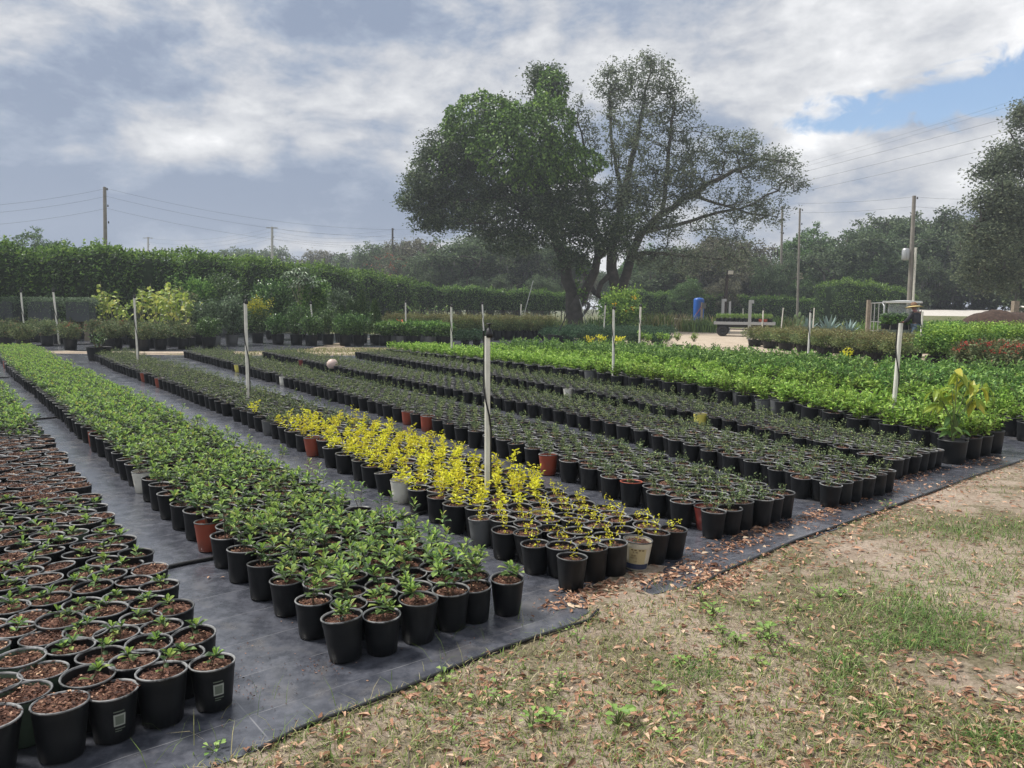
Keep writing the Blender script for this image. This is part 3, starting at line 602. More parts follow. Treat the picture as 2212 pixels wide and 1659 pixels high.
dist = np.hypot(XY[:, 0], XY[:, 1]) if len(POTS) else []
order = np.argsort(dist); cnt = {}; REST = {}
for i in order:
    p = POTS[i]; fam = FAM[p['kind']]; lim = {'S': 296, 'N': 290, 'Y': 290, 'C': 285, 'L': 285}[fam]
    inv = view((p['x'], p['y']), .1, 0.02)
    if p['spec'] is None and (cnt.get(fam, 0) >= lim or not inv):
        REST.setdefault(p['kind'], []).append(p); continue
    cnt[fam] = cnt.get(fam, 0) + 1
    big = fam == 'L'; near = dist[i] < 7.5
    pv = {'pot': 'bigpot', 'ribbed': 'bigribbed'}[p['pot']] if big else p['pot']
    if big and rng.random() < .12: pv = 'biggrey'
    if p['spec'] and p['spec'] != 'redrim': pv = p['spec']
    if not big and not near and pv in ('pot', 'ribbed'): pv = 'lowpot'
    rim = 'bigrim' if big else ('redrim' if p['spec'] == 'redrim' else ('rim' if near else 'lowrim'))
    lst = {'seedling': MA, 'tall': MB_, 'bare': None, 'golden': MYm, 'sparse': MYs, 'bush': MCm, 'lime': mGG, 'shrub': mHH}[p['kind']]
    vi = int(rng.integers(len(lst))) if lst else 0
    si = int(rng.integers(4)) if p['kind'] == 'bare' else (int(rng.integers(2)) if big else (int(rng.integers(4)) if p['bed'] in 'A' or (p['bed'] == 'B' and rng.random() < .5) else int(rng.integers(7))))
    if p['bed'] in 'CDEF' and dist[i] < 8: si = int(rng.integers(2, 7))
    special = []
    if p['bed'] == 'A' and p['row'] == 0 and p['col'] in (0, 2): special = [('sticker', ME['sticker'])]
    if p['spec'] == 'cream': special = [('printed_label', ME['creamlabel'])]
    key = (fam, p['kind'], pv, rim, vi, si, bool(special))
    sm = BARE[si] if p['kind'] == 'bare' else (BS[si] if big else SOILS[si])
    if key in PROTO: o = copy_tree(PROTO[key])
    else:
        pn = {'golden': 'golden_shoots', 'sparse': 'golden_shoots', 'bush': 'bush', 'lime': 'shrub', 'shrub': 'shrub'}.get(p['kind'], 'seedling')
        o = proto(key, [('pot', ME[pv], [('rim', ME[rim])] + special), ('potting_soil', sm, [])] + ([(pn, lst[vi], [])] if lst else [])); PROTO[key] = o
    s = rng.uniform(.95, 1.04) ; o.location = (p['x'], p['y'], .006); o.scale = (s, s, s * rng.uniform(.97, 1.05))
    o.rotation_euler[0], o.rotation_euler[1] = rng.normal(0, .034, 2)
    fill = rng.uniform(-.014, .004)
    for ch in o.children:
        if not ch.name.startswith('pot.') and ch.name != 'pot': ch.location[2] = fill
    o.rotation_euler[2] = rng.uniform(0, 6.283) if not special else math.atan2(-p['y'], -p['x']) + (.25 if p['spec'] != 'cream' else .15)
    cname = {'dark red': 'dark red', 'redrim': 'black red-rimmed'}.get(p['spec'], p['spec'] or ('grey' if pv == 'biggrey' else 'black'))
    lab = f"{cname} pot with {SHORT[p['kind']]}, {ordw(p['row'] + 1)} row, {ordw(p['col'] + 1)} across, {BEDW[p['bed']]}"
    if len(lab.split()) > 16: lab = f"{cname} pot, {SHORT[p['kind']]}, {ordw(p['row'] + 1)} row, {ordw(p['col'] + 1)} across, {BEDW[p['bed']]}"
    tag(o, lab, CAT[p['kind']], GRP[fam])
print('individual pots', cnt, {k: len(v) for k, v in REST.items()})
# the rest of each kind: one mass each
LOWS = [soil_geo(.072, SZ, 14, False, .016)]
LOWB = [soil_geo(GR * .93, GS, 8, False, .02)]
pLb, rLb = pot_geo(GR, GH, .84, 14, 0, .005, .88, .012)
def mass(name, kinds, plants, mats, label, pot, rim, soils, sc=(.95, 1.04)):
    L_ = [q for k in kinds for q in REST.get(k, [])]
    if not L_: return
    P = np.array([(q['x'], q['y'], .006) for q in L_]); rz = rng.uniform(0, 6.28, len(P)); s = rng.uniform(*sc, len(P)); M = xfs(P, rz, s)
    g = Geo(); g.tile(pot, M); g.tile(rim, M, 1); g.tile(soils[0], M, 2)
    if plants:
        w_ = rng.integers(0, len(plants), len(P))
        for i, pl in enumerate(plants): g.tile(pl, M[w_ == i], 5)
    o = obj(name, g, [POT, RIM, SOIL, CHIP, FERT] + mats); o['kind'] = 'stuff'; o['label'] = label; o['category'] = 'potted plants'
    return o
def thin(gs): return gs
mass('potted_seedling_bed', ['seedling', 'tall'], gB[:6], mS, 'far rows of glossy green seedlings in black pots running up to the dirt path', pL, rL, LOWS)
mass('soil_filled_pot_bed', ['bare'], None, [], 'pots of brown bark soil beyond the nearest rows at the left', pL, rL, [soil_geo(.0765, POTH * .955, 40, False, .018)])
lowC = [bushlet(.10, 6, 54, .022, .065, stem_r=0) for _ in range(3)] + [bushlet(.15, 4, 46, .022, .05, stem_r=0) for _ in range(2)] + [bushlet(.06, 4, 26, .022, .045, stem_r=0), bushlet(.19, 3, 30, .024, .035, stem_r=0)]
mass('potted_bush_bed', ['bush', 'golden', 'sparse'], lowC, mC, 'far rows of small grey-green bushes in black pots', pL, rL, LOWS)
lowG = [bushlet(.27, 8, 120, .07, .16, GS, .46, LT8, 1, 0, 2) for _ in range(3)]; lowH = [bushlet(.38, 9, 150, .075, .2, GS, .46, LT8, 1, 0, 2) for _ in range(4)]
mass('lime_shrub_bed', ['lime'], lowG, mG, 'far rows of lime-green shrubs in large black pots', pLb, rLb, LOWB)
mass('green_shrub_bed', ['shrub'], lowH, mH, 'dense mass of mid-green shrubs in large pots behind the lime row', pLb, rLb, LOWB)

# ================================================================ big vegetation
def attract(skel, parents, tips, seg, noise=.12):
    """grow twigs: every tip is joined to the nearest wood already there, nearest tips first"""
    N = [np.array(p, float) for p in skel]; Pn = list(parents)
    arr = np.array(N); tips = np.array(tips)
    d0 = np.min(np.linalg.norm(tips[:, None] - arr[None], axis=2), axis=1); tipn = []
    cap = len(N) + len(tips) * 12; A = np.zeros((cap, 3)); A[:len(N)] = arr; n = len(N)
    for t in tips[np.argsort(d0)]:
        dd = A[:n] - t; q = (dd ** 2).sum(1) + 0.35 * np.maximum(0, dd[:, 2]) ** 2
        j = int(np.argmin(q)); L = math.sqrt(((A[j] - t) ** 2).sum()); k = min(10, max(1, int(L / seg))); prev = j; st = A[j].copy()
        for i in range(1, k + 1):
            u = i / k; p = st + (t - st) * u
            if i < k: p = p + rng.normal(0, noise * L / k, 3) + np.array([0, 0, .10 * L * math.sin(math.pi * u)])
            A[n] = p; Pn.append(prev); prev = n; n += 1
            if n >= cap - 12: break
        tipn.append(prev)
        if n >= cap - 12: break
    return A[:n], Pn, tipn
def skeleton(limbs, step):
    """limbs: (polyline, r0, r1); returns nodes, parents, minimum radii"""
    N = []; Pn = []; R = []
    for pts, r0, r1 in limbs:
        P, d = chain(pts); k = max(2, int(d[-1] / step)); 
        if N:
            j = int(np.argmin(((np.array(N) - P[0]) ** 2).sum(1))); prev = j if np.linalg.norm(N[j] - P[0]) < 2.5 else -1
        else: prev = -1
        for i in range(k + 1):
            s = d[-1] * i / k; q = np.array([np.interp(s, d, P[:, c]) for c in range(3)]) + (rng.normal(0, step * .06, 3) if 0 < i else 0)
            N.append(q); Pn.append(prev); prev = len(N) - 1; R.append(r0 + (r1 - r0) * i / k)
    return N, Pn, R
def wood(g, A, Pn, R, tipn, rt=.012, power=.47, n_thick=7, m=0, cut=None):
    n = len(A); wt = np.zeros(n)
    for t in tipn: wt[t] += 1
    for i in range(n - 1, -1, -1):
        if Pn[i] >= 0: wt[Pn[i]] += wt[i]
    rad = rt * np.maximum(wt, 1) ** power
    R = np.r_[np.array(R), np.zeros(n - len(R))]; rad = np.maximum(np.minimum(rad, np.where(R > 0, 9, rad)), R)
    Pn = np.array(Pn); idx = np.where(Pn >= 0)[0]
    for lo, hi, k in ((0, .03, 3), (.03, .12, 5), (.12, 9, 10)):
        e = idx[(rad[idx] >= lo) & (rad[idx] < hi)]
        if len(e) == 0: continue
        a, b_ = A[Pn[e]], A[e]; ra = np.minimum(rad[Pn[e]], rad[e] * 1.35)[:, None, None]; rb = rad[e][:, None, None]
        D = b_ - a; Ln = np.linalg.norm(D, axis=1)[:, None] + 1e-9; D /= Ln; b_ = b_ + D * rb[:, 0] * .25
        U = np.where(np.abs(D[:, 2:3]) < .9, np.array([[0, 0, 1.0]]), np.array([[1.0, 0, 0]])); S1 = np.cross(D, U); S1 /= np.linalg.norm(S1, axis=1)[:, None]; S2 = np.cross(D, S1)
        an = np.arange(k) * 2 * math.pi / k; ring = np.cos(an)[None, :, None] * S1[:, None] + np.sin(an)[None, :, None] * S2[:, None]
        V = np.concatenate([a[:, None] + ra * ring, b_[:, None] + rb * ring], 1); i = np.arange(k); j = (i + 1) % k
        f = np.stack([i, j, j + k, i + k], 1); off = (np.arange(len(e)) * 2 * k)[:, None, None]
        g.add(V.reshape(-1, 3), (f[None] + off).reshape(-1, 4), m)
def puff(g, C, n, rad, L, wd=.5, m=0, T=LT4, lo=-.6, flat=.8):
    """n leaves round every centre"""
    P = np.repeat(C, n, axis=0) + rng.normal(0, 1, (len(C) * n, 3)) * np.array([rad, rad, rad * flat])
    leaves(g, P, rdir(len(P), lo, .9), L * rng.uniform(.6, 1.4, len(P)), L * wd * rng.uniform(.7, 1.3, len(P)), T, m, jit=.9)

# ---- the two oaks in the middle
OD = 52.0
def pl(pts, dd=0.0, d1=None): return [at(x, y, OD + dd + ((d1 - dd) * i / max(1, len(pts) - 1) if d1 is not None else 0)) for i, (x, y) in enumerate(pts)]
def eblobs(bl):
    tips = []
    for x, y, rx, ry, dd, n in bl:
        c = at(x, y, OD + dd); k = OD / F_PX; r = np.array([rx * k, (rx + ry) * .42 * k, ry * k])
        u = rng.normal(0, 1, (n, 3)); u /= np.linalg.norm(u, axis=1)[:, None]; q = rng.random(n)[:, None] ** .42
        tips.append(c + u * q * r)
    return np.concatenate(tips)
def oak(name, label, limbs, blobs, vines, leafm, nleaf, L, rad, moss=0):
    N, Pn, R = skeleton(limbs, .9); tips = eblobs(blobs); A, Pn, tipn = attract(N, Pn, tips, .55)
    tr = Geo(); wood(tr, A, Pn, R, tipn, .013, .45)
    base = N[0].copy(); base[2] = 0
    root = thing(name, label, 'tree', base)
    off = -base
    for i in range(len(tr.V)): tr.V[i] = tr.V[i] + off
    obj('trunk', tr, [BARK], root)
    cr = Geo(); C = A[np.array(tipn)] + off
    puff(cr, C, nleaf, rad, L, .55, 0, LT4)
    mids = A[len(N):][rng.random(len(A) - len(N)) < .4] + off; puff(cr, mids, max(2, nleaf // 4), rad * .8, L, .55, 0)
    if moss:
        C2 = C[rng.random(len(C)) < moss]; P = np.repeat(C2, 6, axis=0) + rng.normal(0, .25, (len(C2) * 6, 3)); D = np.tile([0, 0, -1.0], (len(P), 1)) + rng.normal(0, .12, (len(P), 3)); leaves(cr, P, D, rng.uniform(.3, .9, len(P)), .06, LT4, 1)
    obj('crown', cr, [leafm, OAKB], root)
    if vines:
        vg = Geo()
        for x, y, rx, ry, dd, n in vines:
            c = at(x, y, OD + dd); k = OD / F_PX; r = np.array([rx * k, (rx + ry) * .42 * k, ry * k])
            u = rng.normal(0, 1, (n, 3)); u[:, 1] = -np.abs(u[:, 1]) * .8; u /= np.linalg.norm(u, axis=1)[:, None]
            lump = 1 + .13 * np.sin(u[:, 0] * 9 + x) * np.cos(u[:, 2] * 8 + y)
            P = c + u * r * (lump * rng.uniform(.82, 1.06, n))[:, None]
            leaves(vg, P + off, u * .6 + np.array([0, 0, -.5]) + rng.normal(0, .4, (n, 3)), rng.uniform(.13, .26, n), rng.uniform(.12, .22, n), LT4, 0, up=u, jit=.5)
        obj('vine_cover', vg, [VINE], root)
    return root
B1 = [(1000, 330, 80, 60, 0, 90), (960, 420, 85, 65, 1, 100), (905, 430, 42, 45, 0, 40), (1050, 400, 105, 75, 0, 130), (1120, 450, 110, 75, -1, 120), (940, 475, 55, 28, 0, 35), (1170, 390, 75, 95, 1, 90), (1230, 430, 75, 75, -2, 90), (930, 345, 40, 50, 0, 30), (915, 395, 45, 25, -1, 22),
      (1185, 200, 34, 55, 1, 55), (1160, 185, 32, 40, 1, 22), (1220, 470, 70, 60, -3, 70), (1060, 270, 90, 50, 0, 50), (1130, 290, 80, 60, 0, 50), (1150, 520, 60, 30, -2, 25), (1235, 545, 45, 50, -2, 26), (1020, 470, 70, 35, -1, 40), (1090, 520, 70, 30, 0, 26), (1310, 500, 70, 50, -3, 60)]
L1 = [(pl([(1243, 712), (1240, 660), (1238, 635)]), .62, .50), (pl([(1238, 635), (1225, 600), (1213, 560), (1203, 525), (1196, 490)], 0, 1), .42, .30), (pl([(1203, 525), (1180, 490), (1140, 462), (1105, 443), (1060, 427), (1010, 432), (975, 440)], 0, -1.5), .26, .08),
      (pl([(1196, 490), (1185, 430), (1180, 350), (1178, 270), (1185, 190)], 1, 1), .28, .05), (pl([(1185, 430), (1140, 370), (1090, 320), (1060, 270)], 1, 0), .2, .05), (pl([(1140, 462), (1080, 480), (1010, 480)], -1, -2), .12, .04), (pl([(1105, 443), (1060, 390), (1000, 340)], -1, 0), .12, .04), (pl([(1140, 370), (1080, 350), (980, 370), (920, 400)], 0, 1), .12, .03),
      (pl([(1240, 668), (1258, 640), (1276, 605), (1290, 565), (1292, 530), (1275, 490)], -.3, -2), .42, .14), (pl([(1297, 555), (1320, 535), (1345, 515)], -1.5, -3), .18, .06), (pl([(1292, 520), (1265, 505), (1240, 470)], -1.5, -3), .16, .05), (pl([(1297, 555), (1305, 510), (1320, 470)], -1.5, -3), .15, .05)]
V1 = [(1045, 262, 76, 50, -2.2, 3000), (1110, 310, 84, 70, -3.0, 3600), (1178, 300, 58, 78, -3.2, 3400), (1000, 285, 42, 40, -.5, 800), (1215, 345, 42, 45, -3.0, 1200), (1255, 352, 45, 26, -3.4, 900), (1192, 205, 30, 50, -.3, 700), (1150, 370, 50, 45, -2.6, 500), (965, 345, 34, 45, -.5, 420), (1258, 600, 12, 50, -.6, 260)]
oak('vine_covered_oak', 'large dark forked oak with bright vines smothering its upper left crown', L1, B1, V1, OAKL, 62, .19, .28, .02)
B2 = [(1400, 195, 75, 68, 0, 105), (1345, 175, 55, 50, 1, 50), (1310, 210, 40, 60, 1, 36), (1455, 240, 55, 55, 0, 55), (1360, 300, 75, 70, -1, 100), (1490, 330, 95, 62, 0, 110), (1590, 335, 68, 52, 0, 70), (1640, 350, 55, 45, 0, 44), (1690, 370, 48, 50, 1, 46), (1730, 395, 20, 30, 1, 10), (1445, 400, 95, 60, -1, 110), (1600, 430, 90, 50, 0, 60),
      (1550, 490, 80, 40, 1, 44), (1380, 460, 70, 60, -2, 90), (1340, 410, 60, 60, -2, 80), (1250, 250, 34, 60, 2, 30), (1275, 310, 32, 50, 2, 26), (1440, 480, 60, 40, -1, 40), (1650, 460, 60, 40, 1, 28), (1420, 560, 60, 40, 0, 36), (1500, 560, 70, 45, 1, 40), (1590, 550, 60, 40, 2, 30), (1350, 530, 40, 40, -2, 36), (1402, 130, 18, 24, 0, 10), (1500, 420, 60, 40, 0, 30)]
L2 = [(pl([(1338, 712), (1338, 668), (1334, 640)]), .62, .5), (pl([(1334, 640), (1322, 590), (1322, 545), (1332, 490), (1345, 430), (1362, 360), (1380, 280), (1395, 200), (1402, 130)], 0, 1), .40, .05), (pl([(1338, 650), (1352, 600), (1362, 555), (1385, 505), (1430, 460), (1490, 420), (1560, 385), (1640, 345), (1700, 350)], 0, 1), .36, .06),
      (pl([(1345, 430), (1330, 360), (1320, 290), (1318, 200)], .5, 1), .16, .04), (pl([(1385, 505), (1440, 490), (1520, 470), (1600, 450), (1680, 410)], 0, 1), .16, .05), (pl([(1362, 555), (1420, 545), (1480, 555), (1560, 560)], 0, 1.5), .16, .04), (pl([(1430, 460), (1440, 380), (1450, 300), (1460, 230)], 0, 0), .15, .04), (pl([(1330, 655), (1290, 640), (1262, 600), (1255, 560)], 0, 2), .24, .1), (pl([(1322, 590), (1302, 610), (1290, 640)], 0, 0), .2, .15),
      (pl([(1322, 545), (1290, 500), (1270, 420), (1262, 330), (1250, 260)], 1, 2.5), .16, .03), (pl([(1490, 420), (1550, 440), (1620, 460), (1680, 470)], .5, 1), .12, .03)]
oak('open_crowned_oak', 'tall grey oak with thin airy crown reaching right beside the vine-covered oak', L2, B2, [(1255, 350, 30, 22, -3.5, 250)], OAKB, 27, .17, .25, .02)

# ---- woodland trees behind
def far_tree(h, w, leafm, ntips, nl, L, seed, moss=.0):
    r2 = np.random.default_rng(seed); limbs = [([(0, 0, 0), (.1 * w * r2.normal(), 0, h * .25), (.12 * w * r2.normal(), .1, h * .5), (0, 0, h * .8)], h * .022, h * .005)]
    for k in range(6):
        a = r2.uniform(0, 6.28); z = h * r2.uniform(.2, .6); limbs.append(([(0, 0, z), (w * .25 * math.cos(a), w * .25 * math.sin(a), z + h * .12), (w * .42 * math.cos(a), w * .42 * math.sin(a), z + h * .2)], h * .009, h * .003))
    N, Pn, R = skeleton(limbs, h * .06); T_ = []
    for k in range(9):
        a = r2.uniform(0, 6.28); q = r2.uniform(.1, .36) * w; c = np.array([q * math.cos(a), q * math.sin(a), h * r2.uniform(.38, .82)]); rr_ = np.array([w * .24, w * .24, h * .17]) * r2.uniform(.6, 1.1)
        u = r2.normal(0, 1, (ntips // 9, 3)); u /= np.linalg.norm(u, axis=1)[:, None]; T_.append(c + u * r2.random((len(u), 1)) ** .4 * rr_)
    u = r2.normal(0, 1, (ntips // 3, 3)); u /= np.linalg.norm(u, axis=1)[:, None]; T_.append(np.array([0, 0, h * .42]) + u * r2.random((len(u), 1)) ** .4 * np.array([w * .42, w * .42, h * .36]))
    T_ = np.concatenate(T_); T_[:, 2] = np.maximum(T_[:, 2], h * .05)
    A, Pn, tipn = attract(N, Pn, T_, h * .05); tr = Geo(); wood(tr, A, Pn, R, tipn, .016, .45)
    cr = Geo(); puff(cr, A[np.array(tipn)], nl, h * .026, L * 1.1, .6, 0)
    if moss:
        C2 = A[np.array(tipn)]; C2 = C2[r2.random(len(C2)) < moss]; P = np.repeat(C2, 7, axis=0) + rng.normal(0, .3, (len(C2) * 7, 3)); leaves(cr, P, np.tile([0, 0, -1.0], (len(P), 1)) + rng.normal(0, .15, (len(P), 3)), rng.uniform(.4, 1.2, len(P)), .09, LT4, 1)
    return tr.mesh('trunk', [BARK]), cr.mesh('crown', [leafm, TWIGL])
TWIGL = leafmat('hanging_moss', [(0, (.07, .07, .06)), (1, (.16, .155, .14))], .8, .15, .1)
FARB = leafmat('brownish_far_leaf', [(0, (.085, .085, .06)), (.6, (.18, .18, .12)), (1, (.3, .29, .2))], .6, .2, .2)
FARG = leafmat('greener_far_leaf', [(0, (.04, .09, .035)), (.6, (.12, .22, .075)), (1, (.24, .38, .13))], .5, .2, .3)
FT = [far_tree(9, 9, FARL, 360, 44, .22, 1, .05), far_tree(9, 8, FARL, 330, 44, .22, 2, .12), far_tree(9, 9, FARB, 300, 30, .20, 3, .1), far_tree(9, 8, FARG, 360, 46, .22, 4), far_tree(9, 7, OAKL, 360, 46, .22, 5, .15), far_tree(9, 10, FARL, 330, 36, .22, 6, .06)]
KINDW = ['grey-green oak', 'mossy grey-green oak', 'thin brownish tree', 'fresh green tree', 'dark shaded oak', 'spreading grey tree']
TP = {}
def tree(px, depth, ytop, kind, label, wide=1.0, ybase=None):
    c = at(px, 700, depth); c[2] = 0; top = at(px, ytop, depth)[2]; s = top / (9 * .97)
    if kind in TP: o = copy_tree(TP[kind])
    else:
        o = bpy.data.objects.new('woodland_tree', None); COL.objects.link(o); o.empty_display_size = .3; link('trunk', FT[kind][0], o); link('crown', FT[kind][1], o); TP[kind] = o
    o.location = c; o.scale = (s * wide, s * wide, s); o.rotation_euler[2] = rng.uniform(0, 6.28)
    tag(o, label, 'tree', 'trees of the wood beyond the hedges')
WHERE = 'beyond the hedge'
TL = [(15, 62, 500, 3, 'fresh green tree rising behind the hedge at the far left', 1.1), (120, 60, 502, 3, 'bright rounded tree behind the tall hedge left of the wooden pole', .9), (180, 66, 512, 0, 'low tree top between the rounded tree and the wooden pole', 1), (60, 70, 508, 0, 'grey-green tree behind the far left hedge', 1.1),
      (470, 120, 540, 1, 'low distant tree left of the crossarm pole', 1.2), (520, 115, 522, 5, 'bare-topped distant tree directly left of the crossarm pole', 1.2), (560, 130, 530, 1, 'distant tree behind the crossarm pole', 1.3), (640, 120, 538, 0, 'distant grey tree right of the crossarm pole', 1.4), (690, 130, 530, 5, 'hazy distant treetop above the middle of the hedge', 1.3), (740, 125, 536, 2, 'hazy brown tree left of the red-flowered tree', 1.2),
      (790, 110, 528, 0, 'grey tree just left of the red-flowered tree', 1.2), (850, 100, 520, 1, 'grey tree right beside the red-flowered tree', 1.1), (900, 92, 505, 2, 'brownish tree under the left edge of the oak crown', 1.1), (950, 90, 512, 0, 'grey tree under the hanging left branches of the oak', 1.2), (1000, 82, 490, 5, 'tree seen under the long left limb of the oak', 1.2), (1060, 85, 500, 1, 'mossy tree below the middle of the left oak crown', 1.2),
      (1120, 80, 515, 4, 'dark tree left of the forked oak trunk', 1.2), (1175, 84, 520, 1, 'mossy tree directly left of the forked trunk', 1.1), (1250, 95, 560, 2, 'pale tree seen between the two oak trunks', .9), (1385, 84, 530, 3, 'greener tree right of the second oak trunk', .9), (1440, 80, 500, 5, 'spreading grey tree above the blue tank', 1.2), (1500, 78, 520, 2, 'brownish thin tree above the blue tank', 1.2), (1550, 84, 510, 2, 'brown twiggy tree left of the lamp post', 1.1),
      (1610, 82, 505, 2, 'brown twiggy tree right of the lamp post', 1.2), (1660, 76, 530, 0, 'grey tree in front of the white house', .6), (1700, 100, 540, 3, 'far green tree behind the twin wooden poles', 1.0), (1765, 84, 485, 3, 'green tree right of the twin wooden poles', .9), (1800, 80, 475, 0, 'tall grey tree left of the clipped hedge mound', 1.0), (1850, 82, 470, 5, 'spreading tree above the clipped hedge mound', .9), (1905, 80, 460, 0, 'tall tree just left of the transformer pole', .9),
      (1940, 84, 455, 1, 'mossy tree behind the transformer pole', .9), (2010, 78, 438, 4, 'dark tree right of the transformer pole', .9), (2060, 76, 425, 0, 'tall grey tree above the pale road', 1.0), (2100, 72, 440, 4, 'dark mossy oak above the pale road', 1.1), (2030, 74, 520, 4, 'lower dark tree at the road edge', 1.1), (2150, 68, 520, 4, 'dark low tree behind the mulch heap', 1.3), (1960, 76, 560, 1, 'low mossy tree behind the small utility vehicle', 1.2), (1840, 78, 560, 3, 'low green tree above the agaves', 1.1), (1745, 80, 580, 3, 'low green tree right of the white house', 1.0),
      (2200, 74, 400, 1, 'tall mossy tree at the right edge behind the nearest oak', 1.0), (2250, 60, 450, 4, 'dark tree cut by the right edge', 1.0), (1330, 110, 560, 0, 'pale tree behind the second oak trunk', 1.0), (1090, 74, 590, 4, 'low dark tree behind the open-stemmed hedge', 1.2), (1160, 72, 595, 1, 'low mossy tree behind the leaning stake', 1.0), (1010, 76, 580, 5, 'low grey tree behind the open-stemmed hedge', 1.0), (930, 78, 560, 1, 'low grey tree behind the end of the tall hedge', 1.0), (1470, 72, 600, 3, 'low green tree right over the clipped hedge', 1.0), (1560, 74, 600, 2, 'low brown tree over the clipped hedge', 1.0),
      (-60, 60, 520, 0, 'tree beyond the left end of the hedge', 1.1), (2300, 70, 420, 0, 'tree beyond the right edge', 1.1)]
for px, dep, yt, kd, lab, wd_ in TL: tree(px, max(dep, 80) if 1980 < px < 2240 else dep, yt, kd, lab, wd_)
# the near oak at the right edge
def near_oak():
    d = 46.0; q = lambda pts: [at(x, y, d) for x, y in pts]
    limbs = [(q([(2262, 722), (2255, 640), (2245, 560), (2235, 470), (2225, 380), (2220, 290), (2222, 220)]), .42, .06), (q([(2245, 560), (2200, 500), (2150, 470), (2110, 480)]), .18, .05), (q([(2235, 470), (2190, 410), (2150, 380), (2110, 370)]), .16, .04), (q([(2225, 380), (2200, 320), (2180, 280)]), .12, .04), (q([(2250, 610), (2200, 590), (2140, 580)]), .14, .04)]
    global OD; o_, OD = OD, d
    tips = eblobs([(2215, 260, 28, 45, 0, 34), (2190, 345, 50, 42, 0, 55), (2140, 370, 42, 18, 0, 22), (2150, 430, 50, 42, -1, 55), (2185, 480, 60, 50, 0, 60), (2130, 520, 62, 50, -1, 60), (2190, 580, 60, 50, 0, 50), (2120, 590, 50, 40, 0, 34), (2250, 380, 60, 100, 0, 90), (2270, 520, 60, 90, 0, 70)])
    OD = o_
    N, Pn, R = skeleton(limbs, .8); A, Pn, tipn = attract(N, Pn, tips, .5); base = N[0].copy(); base[2] = 0
    root = thing('mossy_oak', 'near oak with hanging moss leaning into view at the right edge', 'tree', base); tr = Geo(); wood(tr, A - base, Pn, R, tipn, .013, .45); obj('trunk', tr, [BARK], root)
    cr = Geo(); C = A[np.array(tipn)] - base; puff(cr, C, 60, .32, .18, .55, 0); C2 = C[rng.random(len(C)) < .06]; P = np.repeat(C2, 6, axis=0) + rng.normal(0, .25, (len(C2) * 6, 3)); leaves(cr, P, np.tile([0, 0, -1.0], (len(P), 1)) + rng.normal(0, .12, (len(P), 3)), rng.uniform(.3, 1.0, len(P)), .06, LT4, 1)
    obj('crown', cr, [OAKB, TWIGL], root)
near_oak()
# tree with red blossom
def blossom_tree():
    N, Pn, R = skeleton([([(0, 0, 0), (.2, 0, 3), (0, 0, 6)], .16, .05), ([(.2, 0, 3), (2, 0, 5.5)], .09, .03), ([(.1, 0, 3.4), (-1.6, 0, 6)], .09, .03)], .5); u = rng.normal(0, 1, (90, 3)); u /= np.linalg.norm(u, axis=1)[:, None]
    T_ = np.array([0, 0, 5.6]) + u * rng.random((90, 1)) ** .4 * np.array([3.0, 2, 2.2]); A, Pn, tipn = attract(N, Pn, T_, .4); tr = Geo(); wood(tr, A, Pn, R, tipn, .014, .45)
    root = thing('blossoming_tree', 'small tree with orange-red blossom above the end of the tall hedge', 'tree', at(828, 700, 88) * np.array([1, 1, 0])); obj('trunk', tr, [BARK], root); cr = Geo(); puff(cr, A[np.array(tipn)], 14, .3, .2, .55, 0); obj('crown', cr, [FARL], root)
    fl = Geo(); C = A[np.array(tipn)]; C = C[rng.random(len(C)) < .4]; puff(fl, C, 7, .16, .16, .8, 0); obj('blossom', fl, [leafmat('red_blossom', [(0, (.35, .06, .03)), (1, (.6, .14, .07))], .6, .2)], root)
blossom_tree()

